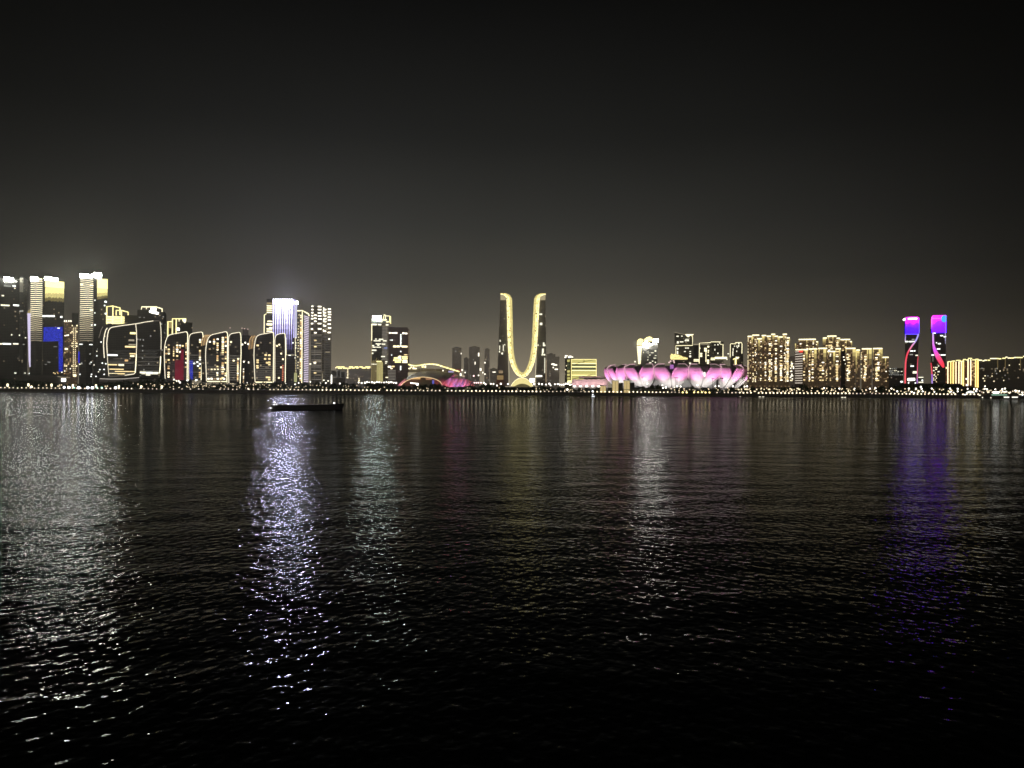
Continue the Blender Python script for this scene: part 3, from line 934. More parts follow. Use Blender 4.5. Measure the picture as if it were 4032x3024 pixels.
b = Building('office_tower', 'grey tower under two dazzling white roof lamps with yellow lit foot', 'tower', 1460, 1538, 1650)
b.body(1461, 1502, 1274, GLASS_GREY, 32)
b.prism([(1502, 2, 1272), (1527, 4, 1272), (1527, 34, 1272), (1502, 34, 1272)], BALC, name='side_wing')
b.bar('roof_lamp', 1465.5, 1479.5, 1244, 1258, light_mat('roof_flood', (.85, 1, .88), 200, True), 3, y=4)
b.bar('roof_lamp', 1483.5, 1498, 1244, 1258, light_mat('roof_flood', (.85, 1, .88), 200, True), 3, y=4)
b.bar('roof_hut', 1463, 1530, 1259, 1274, GLASS_GREY, 18, y=14)
b.strip('roof_frame', [(1506, 1262), (1511, 1238), (1516, 1240), (1515, 1262)], 2.4, CREAM, y=2)
b.strip('roof_frame', [(1518, 1244), (1532, 1244)], 2.2, CREAM, y=2)
b.slab([(1532, 1244), (1537, 1245), (1537.5, 1276), (1532, 1268)], YEL, 3, 2, 'roof_fin')
for x0, x1, y in ((1497, 1508, 1260), (1510, 1521, 1259), (1496, 1503, 1266), (1518, 1529, 1267), (1464, 1480, 1261)):
    b.bar('lit_floor', x0, x1, y - 2, y + 2, CREAM)
for x0, x1, y, h in ((1463, 1482, 1277.5, 6), (1486, 1500, 1278, 5), (1517, 1528, 1279, 5), (1476, 1482, 1335, 4), (1490, 1508, 1336, 4), (1470, 1498, 1342, 3.4), (1507, 1521, 1342, 4), (1478, 1500, 1354, 3.4), (1502, 1516, 1355, 4),
                     (1464, 1472, 1361, 5), (1484, 1493, 1359, 4), (1466, 1478, 1367, 3.6), (1480, 1499, 1367, 3), (1463, 1481, 1379, 5), (1463, 1469, 1391, 5), (1500, 1515, 1404, 4), (1516, 1525, 1424, 3.5), (1462, 1482, 1434, 3), (1516, 1522, 1430, 3)):
    b.bar('lit_floor', x0, x1, y - h / 2, y + h / 2, WHITEWINS[1])
b.bar('corner_light', 1461, 1463.5, 1275, 1341, CREAM)
b.bar('corner_light', 1461, 1463, 1342, 1505, YEL_DIM)
y = 1287
while y < 1420:
    b.bar('storey_line', 1503, 1525, y, y + 1.8, LINE2, y=1)
    y += 5.6
for x in range(1465, 1502, 4):
    b.bar('light_strip', x, x + 1.4, 1405 + rnd.uniform(0, 24), 1505, YEL_DIM)
b.bar('lit_floor', 1482, 1502, 1421.5, 1425, YEL)
for x in range(1484, 1506, 5):
    b.bar('light_strip', x, x + 2.4, 1426, 1505, light_mat('foot_yellow', (1, .88, .36), .75), y=-.6)
b.bar('blue_sign', 1511, 1524, 1366, 1374, light_mat('blue_sign', (.3, .42, 1), .45), y=1)

b = Building('office_tower', 'maroon glass tower with yellow lit storeys and a dotted centre line', 'tower', 1526, 1612, 1620)
MAROON = facade('maroon_glass', slab=(.20, .14, .15), glass=(.09, .06, .068), lit=.02, s=.4, floor=3.8, bay=2.6, dim=.010, col=(1, .62, .66))
b.body(1528, 1604, 1288, MAROON, 34)
b.body(1604, 1611, 1296, MAROON, 30, y=4, name='side_wing')
for y in list(range(1306, 1345, 6)) + [1350, 1372, 1392, 1402, 1431, 1437, 1443, 1320]:
    b.win(1577, y + 12, 4.2, 4.4, WHITEWINS[0])
for x0, x1, y, h, mt in ((1530, 1537, 1311, 4.5, WINS[4]), (1539, 1551, 1311, 3.6, WINS[4]), (1552, 1563, 1311, 5, WINS[4]), (1583, 1591, 1312, 6, WINS[4]), (1593, 1602, 1313, 5, WINS[4]), (1547, 1560, 1364, 7, CREAM), (1561, 1573, 1364, 7, CREAM), (1580, 1603, 1364.5, 6.5, CREAM),
                         (1569, 1579, 1403, 4, CREAM), (1550, 1566, 1410, 5, YEL), (1566, 1578, 1408, 8, CREAM), (1582, 1604, 1405, 4, YEL), (1583, 1604, 1411, 4, YEL), (1548, 1562, 1418, 5, YEL), (1564, 1580, 1418, 5, YEL), (1584, 1603, 1419, 6, CREAM), (1554, 1578, 1425, 5, YEL), (1583, 1604, 1426, 5.5, CREAM),
                         (1590, 1603, 1397, 3, WINS[0]), (1527, 1540, 1444, 6, WINS[4]), (1543, 1553, 1443, 5, WINS[0]), (1537, 1545, 1451, 4, WINS[1]), (1518, 1528, 1486, 3.4, WINS[1])):
    b.bar('lit_floor', x0, x1, y - h / 2, y + h / 2, mt)
for y in range(1458, 1500, 6):
    b.bar('storey_line', 1529, 1558, y, y + 1.8, LINE2)
b.wins([(1543, 1339, 4, 4), (1541, 1398, 4, 3), (1537, 1339, 7, 1.5)], mat=WHITEWINS[0])
for k in range(12):
    b.win(1608, 1305 + k * 9, 2.4, 4, WINS[3])

# ------------------------------------------------------------------ arch roofed hall with red and violet floodlight
def spot(name, parent, loc, target, col, watts, deg, blend=.6, size=2.0):
    li = bpy.data.lights.new(name, 'SPOT')
    li.color, li.energy, li.spot_size, li.spot_blend, li.shadow_soft_size = col, watts, math.radians(deg), blend, size
    o = bpy.data.objects.new(name, li)
    C.objects.link(o)
    o.parent = parent
    o.location = loc
    o.rotation_euler = (Vector(target) - Vector(loc)).to_track_quat('-Z', 'Y').to_euler()
    return o


b = Building('exhibition_hall', 'wide low hall with wavy yellow lit roof canopy and rose lit shell', 'building', 1562, 1866, 1500)
def c4(*p):
    return [(1400 + x / 3.607, 1180 + y / 3.607) for x, y in p]


SHELL = matte('shell_cladding', (.34, .30, .32), .55)
outer = c4((598, 1218), (640, 1175), (700, 1120), (780, 1070), (880, 1025), (980, 1012), (1080, 1010), (1200, 1014), (1300, 1030), (1400, 1055), (1500, 1090), (1580, 1125), (1640, 1155), (1690, 1175))
inner = c4((1690, 1225), (1225, 1225), (1222, 1200), (1200, 1165), (1150, 1135), (1090, 1115), (1020, 1103), (950, 1098), (880, 1103), (800, 1120), (730, 1150), (680, 1182), (645, 1218))
# the shell: an arched band that leans back from its lit rim to the ridge
fr = [b.P(px, py, 0) for px, py in inner[::-1][:-2]]
m = len(fr)
rid = []
for i in range(m):
    q = i / (m - 1) * (len(outer) - 5)
    a, t = int(q), q - int(q)
    o1, o2 = outer[a], outer[min(a + 1, len(outer) - 1)]
    rid.append(b.P(o1[0] + (o2[0] - o1[0]) * t, o1[1] + (o2[1] - o1[1]) * t, 34))
v = fr + rid + [p + Vector((0, 30, -p.z * .5)) for p in rid]
f = [(i, i + 1, m + i + 1, m + i) for i in range(m - 1)] + [(m + i, m + i + 1, 2 * m + i + 1, 2 * m + i) for i in range(m - 1)]
link('shell_roof', new_mesh('shell_roof', v, f, matte('shell_dark', (.46, .40, .44), .5), True), b.root)
# right flank: pleated wall that swells towards the river
top = c4((1205, 1120), (1300, 1118), (1400, 1118), (1500, 1118), (1580, 1132), (1640, 1155), (1690, 1180))
bot = c4((1228, 1236), (1300, 1240), (1400, 1238), (1500, 1236), (1580, 1232), (1640, 1230), (1692, 1228))
nx = 72
v, f = [], []
for j in range(9):
    t = j / 8
    for i in range(nx + 1):
        q = i / nx * (len(top) - 1)
        a = min(int(q), len(top) - 2)
        w = q - a
        T = (top[a][0] + (top[a + 1][0] - top[a][0]) * w, top[a][1] + (top[a + 1][1] - top[a][1]) * w)
        B_ = (bot[a][0] + (bot[a + 1][0] - bot[a][0]) * w, bot[a][1] + (bot[a + 1][1] - bot[a][1]) * w)
        px, py = T[0] + (B_[0] - T[0]) * t, T[1] + (B_[1] - T[1]) * t
        y = 9 + 24 * (1 - t) - 4.5 * abs(math.sin((i / nx * 7 + t * .8) * math.pi))
        v.append(b.P(px, py, y))
for j in range(8):
    for i in range(nx):
        a = j * (nx + 1) + i
        f.append((a, a + nx + 1, a + nx + 2, a + 1))
link('pleated_wall', new_mesh('pleated_wall', v, f, matte('membrane_white', (.7, .68, .68), .6, .06), True), b.root)
link('roof_flank', new_mesh('roof_flank', [b.P(px, py, 33) for px, py in top] + [b.P(px, py, 48) for px, py in outer[-len(top):]] + [],
     [(i, i + 1, len(top) + i + 1, len(top) + i) for i in range(len(top) - 1)], matte('shell_dark', (.46, .40, .44), .5)), b.root)
for px, col, e in ((1755, (1, .13, .20), .8), (1776, (1, .13, .21), .7), (1800, (.58, .26, 1), .5), (1812, (.55, .26, 1), .45), (1832, (1, .14, .2), .7), (1850, (1, .15, .2), .6), (1868, (1, .2, .2), .5)):
    spot('floodlight', b.root, b.P(px, 1528, -26), b.P(px, 1502, 14), col, 88000 * e, 62)
v = [b.P(px, py, -1) for px, py in c4((598, 1218), (640, 1175), (705, 1118), (720, 1130), (680, 1180), (648, 1220))]
link('lit_shell_end', new_mesh('lit_shell_end', v + [p + Vector((0, 14, 0)) for p in v], [(0, 1, 2, 3, 4, 5)] + [(i, 6 + i, 6 + (i + 1) % 6, (i + 1) % 6) for i in range(6)], matte('membrane_white', (.7, .68, .68), .6)), b.root)
spot('floodlight', b.root, b.P(1560, 1530, -24), b.P(1585, 1505, 0), (1, .22, .32), 36000, 50)
b.strip('rim_light', [(px, py) for px, py in inner[::-1][:-2]], 2.2, light_mat('rim_amber', (1, .70, .36), 1.3), 1, -1)
b.body(1585, 1738, 1486, matte('hall_inside', (.22, .2, .13), .8), 4, y=30, name='back_wall')
b.bar('soffit_light', 1612, 1655, 1487, 1493, light_mat('soffit_amber', (1, .60, .22), .8), 2, y=28)
b.bar('soffit_light', 1676, 1700, 1489, 1495, light_mat('soffit_amber2', (1, .52, .26), .4), 2, y=28)
b.bar('video_board', 1702, 1709, 1497, 1512, light_mat('board_blue', (.22, .24, .95), .55), 1, y=26)
b.wins([(1618 + 6 * i, 1508 + .6 * i, 4.4, 3.4) for i in range(4)] + [(1643, 1513, 9, 8)], mat=SIGN_SOFT)
wave = c4((745, 915), (790, 928), (850, 936), (910, 930), (970, 917), (1040, 911), (1100, 912), (1160, 921), (1220, 940), (1290, 962), (1360, 985), (1420, 1003), (1475, 1020))
b.strip('roof_canopy', [(x, y - 1.5) for x, y in wave], 3.2, matte('canopy_steel', (.3, .28, .2), .5), 26, 62)
for i in range(len(wave) - 1):
    (xa, ya), (xb, yb) = wave[i], wave[i + 1]
    for k in range(3):
        t0, t1 = k / 3 + .03, (k + 1) / 3 - .03
        w = 5.6 if i < 6 else 6.4 + rnd.uniform(-1.6, 1.6)
        b.strip('canopy_lamp', [(xa + (xb - xa) * t0, ya + (yb - ya) * t0 + 1), (xa + (xb - xa) * t1, ya + (yb - ya) * t1 + 1)], w * .78, CREAM if rnd.random() < .45 else YEL, 2, 47)
for x, y0, y1 in ((1656, 1440, 1460), (1668, 1444, 1456), (1714, 1442, 1460), (1809, 1464, 1482)):
    b.bar('canopy_strut', x - 1.2, x + 1.2, y0, y1, light_mat('strut_lit', (1, .82, .5), .22), 2, y=50)
for pts in (((1640, 1458), (1650, 1446)), ((1702, 1458), (1710, 1444)), ((1756, 1462), (1748, 1450))):
    b.strip('canopy_strut', pts, 1.6, light_mat('strut_lit', (1, .82, .5), .22), 1.6, 50)
b.bar('canopy_drop', 1660, 1668, 1437, 1447, YEL, 2, y=48)
b.bar('canopy_drop', 1671, 1677, 1440, 1448, CREAM, 2, y=48)
b.bar('upper_hall', 1608, 1812, 1452, 1486, matte('upper_hall', (.30, .26, .23), .7), 10, y=72)
for x0, x1, y, h in ((1608, 1616, 1451, 4), (1624, 1640, 1451, 5), (1615, 1622, 1446, 4), (1625, 1630, 1446, 4)):
    b.bar('lit_window', x0, x1, y - h / 2, y + h / 2, CREAM, 1, y=66)
b.slab([(1606, 1466), (1643, 1466), (1620, 1478), (1606, 1484)], light_mat('gallery_glow', (1, .85, .55), .42), 1, 58, 'lit_gallery')
b.bar('violet_skylight', 1765, 1786, 1460, 1467, light_mat('violet_skylight', (.66, .6, 1), .55), 1.5, y=44)
b.bar('lit_window', 1811, 1816, 1470, 1480, WINS[4], 1, y=52)
b.slab([(1816, 1478), (1829, 1478), (1830, 1486), (1820, 1483)], light_mat('gallery_glow2', (1, .78, .58), .55), 1, 52, 'lit_gallery')
b.wins([(1744, 1459, 3, 6), (1819, 1457, 4, 6), (1831, 1467, 4, 4)], mat=WINS[4])

# ------------------------------------------------------------------ far hazy towers in the middle
def far_tower(label, x0, x1, top, wins=(), d=3200, col=None, twin=None):
    b = Building('far_tower', label, 'tower', x0, x1, d, 'hazy far towers')
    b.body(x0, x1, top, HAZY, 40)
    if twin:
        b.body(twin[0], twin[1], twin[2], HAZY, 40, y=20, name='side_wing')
    b.bar('roof_hut', x0 + (x1 - x0) * .3, x0 + (x1 - x0) * .7, top - 2.5, top, GREY, 14, y=16)
    b.wins(wins, 3, 7, WINS[4])
    scatter_windows(b, x0 + 2, x1 - 2, top + 14, 1500, 4, 9, .10, 1.8, 4.5, 12, 1, [WINS[3], WHITEWINS[2]])
    return b


far_tower('hazy grey far tower directly above the rose end of the hall', 1780, 1816, 1369, [(1815, 1392, 2.5, 5)])
far_tower('hazy far tower with one tall bright window', 1846, 1888, 1366, [(1884, 1396, 4, 14), (1892, 1455, 6, 10), (1870, 1430, 2.4, 10), (1901, 1467, 3, 6), (1884, 1478, 4, 5)])
far_tower('thin hazy far tower closest to the golden gate tower', 1907, 1927, 1374, [(1909, 1428, 4, 5), (1909, 1473, 4, 5)], 3000)
far_tower('faint low far tower between hall canopy and hazy towers', 1826, 1845, 1410, d=3350)
far_tower('faint far block left of the golden gate tower foot', 1929, 1958, 1452, [(1945, 1465, 12, 3)], 3100)
far_tower('dim far apartment block behind the foot of the golden gate tower', 2152, 2186, 1394, [(2177, 1434, 12, 5), (2186, 1437, 14, 4), (2178, 1447, 4, 4), (2190, 1454, 12, 4)], 2900, twin=(2186, 2202, 1404))
b = Building('small_kiosk', 'small amber lit block at the left foot of the golden gate tower', 'building', 1955, 1984, 1700)
b.body(1955, 1984, 1476, matte('kiosk', (.3, .24, .16), .7), 20)
b.bar('lit_front', 1957, 1982, 1478, 1495, light_mat('kiosk_amber', (1, .68, .30), .28), 1)
b.bar('storey_line', 1964, 1980, 1460, 1463, WINS[3], 1)
b.bar('storey_line', 1964, 1980, 1466, 1469, WINS[3], 1)
b.body(1962, 1982, 1458, GREY, 14, y=8, name='upper_floor')

# ------------------------------------------------------------------ golden U-shaped gate tower
def c5(*p):
    return [(1850 + x / 3.607, 1120 + y / 3.607) for x, y in p]


def lattice(name, s, scale):
    """golden diamond mesh of LED tubes over a dim warm net"""
    m, n, l = node_mat(name)
    nt = m.node_tree
    o = n.new('ShaderNodeOutputMaterial')
    e = n.new('ShaderNodeEmission')
    t = n.new('ShaderNodeTexCoord')
    vor = n.new('ShaderNodeTexVoronoi')
    vor.feature = 'DISTANCE_TO_EDGE'
    mp = n.new('ShaderNodeMapping')
    mp.inputs['Scale'].default_value = (scale, scale, scale * .55)
    l.new(t.outputs['Object'], mp.inputs[0])
    l.new(mp.outputs[0], vor.inputs['Vector'])
    vor.inputs['Scale'].default_value = 1
    k = M(nt, 'LESS_THAN', vor.outputs['Distance'], .17)
    nz = n.new('ShaderNodeTexNoise')
    nz.inputs['Scale'].default_value = .05
    l.new(t.outputs['Object'], nz.inputs[0])
    q = M(nt, 'MULTIPLY', M(nt, 'MULTIPLY_ADD', k, s, s * .10), M(nt, 'MULTIPLY_ADD', nz.outputs[0], .7, .62))
    e.inputs[0].default_value = (1, .83, .32, 1)
    l.new(q, e.inputs[1])
    l.new(e.outputs[0], o.inputs[0])
    m.cycles.emission_sampling = 'NONE'
    return m


b = Building('gate_tower', 'golden U-shaped twin tower with a lit lattice ribbon and dark flanks', 'tower', 1962, 2150, 2300)
out_l = c5((428, 140), (470, 148), (498, 168), (510, 195), (516, 240), (522, 400), (530, 650), (540, 880), (548, 980), (560, 1060), (585, 1150), (620, 1225), (665, 1283), (700, 1306), (740, 1317))
mid_l = c5((426, 130), (490, 134), (530, 152), (551, 195), (557, 240), (562, 400), (568, 650), (578, 880), (590, 990), (605, 1065), (628, 1140), (660, 1210), (692, 1256), (715, 1272), (742, 1280))
inn_l = c5((426, 124), (505, 124), (560, 150), (588, 195), (592, 240), (598, 400), (605, 650), (614, 880), (624, 980), (638, 1060), (658, 1130), (684, 1192), (710, 1232), (728, 1246), (745, 1250))


def mir(pts):
    r = []
    for x, y in pts:
        zx, zy = (x - 1850) * 3.607, (y - 1120) * 3.607
        t = min(1, max(0, (zy - 124) / 1190))
        r.append((1850 + (1492 - zx + 4 - 14 * (t if t < .8 else t * (1 - (t - .8) * 2.6))) / 3.607, y + .8))
    return r


LATTICE = lattice('gold_lattice', 2.3, .22)
SOFTGOLD = lattice('gold_soffit', 1.15, .40)


def ribbon(name, A, B_, ya, yb, mat, thick=0.0):
    k = len(A)
    P = [b.P(px, py, ya) for px, py in A] + [b.P(px, py, yb) for px, py in B_]
    f = [(i, i + 1, k + i + 1, k + i) for i in range(k - 1)]
    return link(name, new_mesh(name, P, f, mat, False), b.root)


out_r, mid_r, inn_r = mir(out_l)[::-1], mir(mid_l)[::-1], mir(inn_l)[::-1]
ribbon('lattice_ribbon', out_l + out_r, mid_l + mid_r, 0, 4, LATTICE)
ribbon('inner_ribbon', mid_l + mid_r, inn_l + inn_r, 4, 60, SOFTGOLD)
DARKTOWER = facade('gate_flank', slab=(.34, .32, .29), glass=(.16, .155, .145), lit=.012, s=.3, floor=4.2, bay=4)
lf = c5((426, 222), (505, 222), (517, 300), (524, 500), (534, 800), (545, 990), (556, 1060), (556, 1440), (382, 1440), (398, 1000), (412, 600))
b.slab(lf, DARKTOWER, 50, 3, 'flank_wall')
rf = c5((985, 222), (1064, 222), (1074, 600), (1082, 1000), (1088, 1440), (925, 1440), (938, 1060), (950, 940), (958, 800), (968, 500), (980, 300))
b.slab(rf, DARKTOWER, 50, 3, 'flank_wall')
b.slab(c5((427, 148), (470, 152), (496, 172), (504, 215), (427, 218)), light_mat('cap_gold', (1, .84, .5), .45), 40, 3, 'lit_cap')
b.slab(c5((1066, 150), (1026, 154), (1000, 174), (990, 218), (1064, 222)), light_mat('cap_gold', (1, .84, .5), .45), 40, 3, 'lit_cap')
EDG = light_mat('gate_edge', (1, .9, .62), 1.5)
b.strip('edge_light', out_l[3:9] + c5((550, 1060), (554, 1250), (555, 1420)), 1.5, EDG, 1.5, -1)
b.strip('edge_light', out_r[::-1][3:9] + c5((938, 1060), (932, 1250), (929, 1440)), 1.9, EDG, 1.5, -1)
b.strip('edge_light', out_l[7:] + out_r[:-7], 1.3, EDG, 1.5, -1.2)
b.strip('edge_light', out_l[:5], 1.6, EDG, 1.5, -1)
b.strip('edge_light', out_r[-5:], 1.6, EDG, 1.5, -1)
b.wins([(*p, w, h) for p, w, h in zip(c5((426, 800), (492, 858), (472, 900), (418, 955), (456, 980), (420, 900), (436, 1230), (438, 1250), (1000, 422), (1006, 560), (1045, 850), (1062, 865), (1035, 940), (1055, 998), (1025, 1000), (1030, 970), (1062, 1150), (965, 862)),
                                      (3, 3, 2.4, 4, 6, 2.4, 14, 14, 11, 9, 5, 4, 6, 7, 5, 4, 2, 4), (7, 4, 24, 5, 7, 18, 2.4, 2.4, 5, 9, 14, 5, 16, 5, 4, 12, 60, 4))], mat=WHITEWINS[1])
b.bar('light_strip', 2148.5, 2150.5, 1416, 1505, WINS[3])
b.wins([(*p, 14, 5) for p in c5((960, 1303), (1000, 1301))], mat=WINS[4])
b = Building('half_dome', 'small bright yellow half dome under the golden gate tower', 'building', 2012, 2096, 1700)
dome = c5((585, 1446), (600, 1412), (640, 1366), (690, 1334), (742, 1323), (795, 1334), (845, 1370), (880, 1412), (895, 1450))
k = len(dome)
base = c5((640, 1446), (650, 1436), (680, 1422), (712, 1412), (745, 1408), (780, 1413), (815, 1425), (842, 1438), (850, 1450))
v = [b.P(x, y, 0) for x, y in dome] + [b.P(x, y, -6) for x, y in base] + [b.P(x, y, 18) for x, y in dome]
f = [(i, k + i, k + i + 1, i + 1) for i in range(k - 1)] + [(i, i + 1, 2 * k + i + 1, 2 * k + i) for i in range(k - 1)]
link('lit_shell', new_mesh('lit_shell', v, f, light_mat('dome_yellow', (1, .86, .36), .95), True), b.root)
b.strip('rim_light', dome, 1.2, CREAM, 1, -1)
b.bar('lit_window', 2086, 2104, 1490, 1505, SIGN_SOFT, 1, y=4)
b.bar('back_wall', 2020, 2090, 1500, 1524, GREY, 4, y=12)

# ------------------------------------------------------------------ yellow cube, rose tent
b = Building('office_tower', 'dark slim tower with lit crown rising behind the yellow cube building', 'tower', 2222, 2258, 1900)
b.body(2224, 2258, 1402, GLASS_GREY, 30)
b.strip('roof_mast', [(2236, 1392), (2236, 1402)], 1.2, METAL)
for x0, x1, y in ((2224, 2234, 1401), (2238, 2250, 1403), (2222, 2229, 1407), (2236, 2246, 1407), (2249, 2256, 1406)):
    b.bar('lit_floor', x0, x1, y - 1.8, y + 1.8, WINS[4])
b.wins([(2226, 1456, 3, 3.6), (2230, 1440, 3, 3)], mat=WINS[1])
CUBEM = led_screen('cube_glow', (.55, .50, .14), (.95, .85, .30), .85, .02)
b = Building('cube_building', 'glowing yellow cube building with dark storey slots and slanted roof line', 'building', 2231, 2349, 1650)
b.prism([(2232, 12, 1418), (2249, 0, 1415), (2348, 0, 1415), (2348, 50, 1415), (2232, 50, 1418)], matte('cube_frame', (.25, .22, .12), .6), name='facade')
for x0, x1, y0, y1, mt in ((2250, 2298, 1415.5, 1426, CUBEM), (2300, 2347, 1416, 1428, CUBEM), (2252, 2346, 1429, 1433, YEL), (2252, 2346, 1442.5, 1446, YEL), (2252, 2346, 1457, 1461, YEL), (2252, 2346, 1463, 1475, CUBEM), (2252, 2346, 1476, 1479, YEL), (2252, 2340, 1481, 1490, CUBEM), (2252, 2300, 1491, 1497, CUBEM)):
    b.bar('lit_floor', x0, x1, y0, y1, mt, .8)
GREEN = led_screen('cube_slot', (.05, .07, .045), (.30, .32, .16), .5, .03)
for y0, y1 in ((1433, 1442), (1446, 1456.5), (1461, 1463)):
    b.bar('storey_slot', 2253, 2345, y0, y1, GREEN, .5)
b.strip('frame_light', [(2249.5, 1505), (2249.5, 1415), (2347.5, 1415), (2347.5, 1482)], 1.8, YEL, 1, -1)
b.strip('roof_brace', [(2262, 1434), (2300, 1424), (2340, 1416)], 1.4, DARK, .6, -1.6)
b.strip('roof_brace', [(2256, 1491), (2300, 1481), (2346, 1474)], 1.4, DARK, .6, -1.6)
for k in range(6):
    b.strip('lit_floor', [(2233, 1421 + k * 14), (2248, 1419 + k * 14)], 9, CUBEM if k not in (1, 2) else GREEN, .8, 4)
b.bar('lit_base', 2234, 2249, 1498, 1508, YEL, .8)
b = Building('tent_hall', 'low hall with rose lit scalloped front below the yellow cube', 'building', 2250, 2396, 1420)
b.body(2254, 2394, 1496, matte('tent_wall', (.62, .58, .58), .7, .06), 26, y=3)
for i in range(7):
    xa, xb = 2252 + i * 19, 2252 + (i + 1) * 19
    pts = [(xa, 1519), (xa, 1496)] + [(xa + (xb - xa) * q, 1496 - 3.5 * math.sin(q * math.pi)) for q in (.2, .4, .6, .8)] + [(xb, 1496), (xb, 1519)]
    b.slab(pts, matte('tent_wall', (.62, .58, .58), .7, .06), 3, -.2 * (i % 2), 'scalloped_front')
b.bar('flat_roof', 2280, 2384, 1483, 1491, matte('tent_roof', (.42, .38, .38), .7), 30, y=18)
for px in (2262, 2286, 2310, 2334, 2358, 2382):
    spot('floodlight', b.root, b.P(px, 1523, -13), b.P(px, 1500, 0), (1, .60, .62), 10000, 100, .8)
    b.win(px, 1521, 9, 4.5, SIGN_SOFT)

# ------------------------------------------------------------------ lotus stadium
LC = 2659.0
SD = 1760.0
b = Building('lotus_stadium', 'large flower shaped stadium with pink lit petals fading to white', 'stadium', 2376, 2942, SD)
RX, RY = 168.0, 150.0
H0, H1 = 6.0, 61.5
PETAL = matte('petal_white', (.72, .70, .70), .55, .05)
PETAL_BACK = matte('petal_inner', (.24, .20, .23), .6)
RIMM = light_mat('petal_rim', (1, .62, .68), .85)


def bowl(phi, v, off=0.0):
    """a point of the flower: phi round the plan (0 faces the river), v from foot (0) to rim (1)"""
    lean = -30 + 30 * math.sin(min(1.0, v / .88) * math.pi / 2) - (0 if v < .88 else ((v - .88) / .12) ** 1.3 * 12)
    rx, ry = RX + lean + off, RY + lean + off
    return Vector((rx * math.sin(phi), -ry * math.cos(phi), H0 + (H1 - H0) * v))


LV = [(0, -.30), (.10, -.50), (.22, -.74), (.38, -.93), (.52, -1.0), (.70, -1.02), (.84, -1.0), (.92, -.95), (1.0, -.84)]
RV = [(0, -.14), (.10, -.03), (.18, -.006), (.50, -.006), (.62, -.05), (.74, -.16), (.84, -.28), (.94, -.36), (1.0, -.40)]


def lerp(tab, v):
    for (a, x), (c, y) in zip(tab, tab[1:]):
        if v <= c:
            return x + (y - x) * (v - a) / (c - a)
    return tab[-1][1]


NP = 14
half = math.pi / NP
phase = math.radians(-3.2)


def petal(ph, flip):
    nv, nu = 22, 8
    v, f = [], []
    for off in (0, -2.0):
        for j in range(nv + 1):
            t = j / nv
            lo, hi = lerp(LV, t), lerp(RV, t)
            for i in range(nu + 1):
                u = i / nu
                s_ = (lo + (hi - lo) * u) * flip
                bulge = 3.0 * math.sin(u * math.pi) * math.sin(min(1, t / .9) * math.pi)
                v.append(bowl(ph + s_ * half, t, off + bulge + (1.6 if flip < 0 else 0)))
    k = (nv + 1) * (nu + 1)
    for j in range(nv):
        for i in range(nu):
            a = j * (nu + 1) + i
            q = (a, a + 1, a + nu + 2, a + nu + 1)
            f.append(q if flip > 0 else q[::-1])
            q2 = tuple(k + x for x in q[::-1])
            f.append(q2 if flip > 0 else q2[::-1])
    rim = [j * (nu + 1) for j in range(nv + 1)] + [nv * (nu + 1) + i for i in range(nu + 1)] + [j * (nu + 1) + nu for j in range(nv, -1, -1)]
    for p, q in zip(rim, rim[1:]):
        f.append((p, q, k + q, k + p))
    pe = link('petal', new_mesh('petal', v, f, PETAL, True), b.root)
    # thin glowing rim paints the bright edge along the bulge and the top
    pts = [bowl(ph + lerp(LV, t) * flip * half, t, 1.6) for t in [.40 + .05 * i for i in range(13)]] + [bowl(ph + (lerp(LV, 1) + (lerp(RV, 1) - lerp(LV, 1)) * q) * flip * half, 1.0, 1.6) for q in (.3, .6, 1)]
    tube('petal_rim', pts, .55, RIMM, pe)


def tube(name, pts, r, mat, parent, sides=4):
    v, f = [], []
    for i, p in enumerate(pts):
        a, c_ = pts[max(0, i - 1)], pts[min(len(pts) - 1, i + 1)]
        t = (Vector(c_) - Vector(a)).normalized()
        s1 = t.cross(Vector((0, 0, 1)))
        s1 = s1.normalized() if s1.length > 1e-4 else Vector((1, 0, 0))
        s2 = t.cross(s1)
        rr = r[i] if isinstance(r, (list, tuple)) else r
        for k in range(sides):
            an = 2 * math.pi * k / sides
            v.append(Vector(p) + s1 * math.cos(an) * rr + s2 * math.sin(an) * rr)
    for i in range(len(pts) - 1):
        for k in range(sides):
            f.append((i * sides + k, i * sides + (k + 1) % sides, (i + 1) * sides + (k + 1) % sides, (i + 1) * sides + k))
    f += [tuple(range(sides))[::-1], tuple(range(len(v) - sides, len(v)))]
    return link(name, new_mesh(name, v, f, mat), parent)


for i in range(NP):
    ph = phase + i * 2 * half
    if math.cos(ph) < -.35:
        continue
    petal(ph, 1)
    petal(ph, -1)
    # small white petal between two pairs
    v, f = [], []
    for j in range(9):
        t = j / 8
        w = .40 * math.sin((1 - t) * math.pi * .5) ** .8 + .005
        for u in (-1, 0, 1):
            v.append(bowl(ph + half + u * w * half, .06 + .36 * t, -7 + (2.2 if u == 0 else 0)))
    for j in range(8):
        for u in range(2):
            a = j * 3 + u
            f.append((a, a + 1, a + 4, a + 3))
    link('small_petal', new_mesh('small_petal', v, f, matte('small_petal', (.42, .42, .42), .6, .06), True), b.root)
    if math.cos(ph) > -.1:
        o = bowl(ph, 0, 52)
        for s_ in (-.5, .5):
            g = bowl(ph + s_ * half, 0, 48)
            spot('floodlight', b.root, (g.x, g.y, 7), bowl(ph + s_ * half, .80), (1, .29, .69), 130000 * (1 + .3 * abs(math.sin(ph))), 80, 1.0)
            g = bowl(ph + s_ * half * .7, 0, 44)
            spot('floodlight', b.root, (g.x, g.y, 6), bowl(ph + s_ * half * .7, .22), (1, .94, .88), 50000, 90, 1.0)
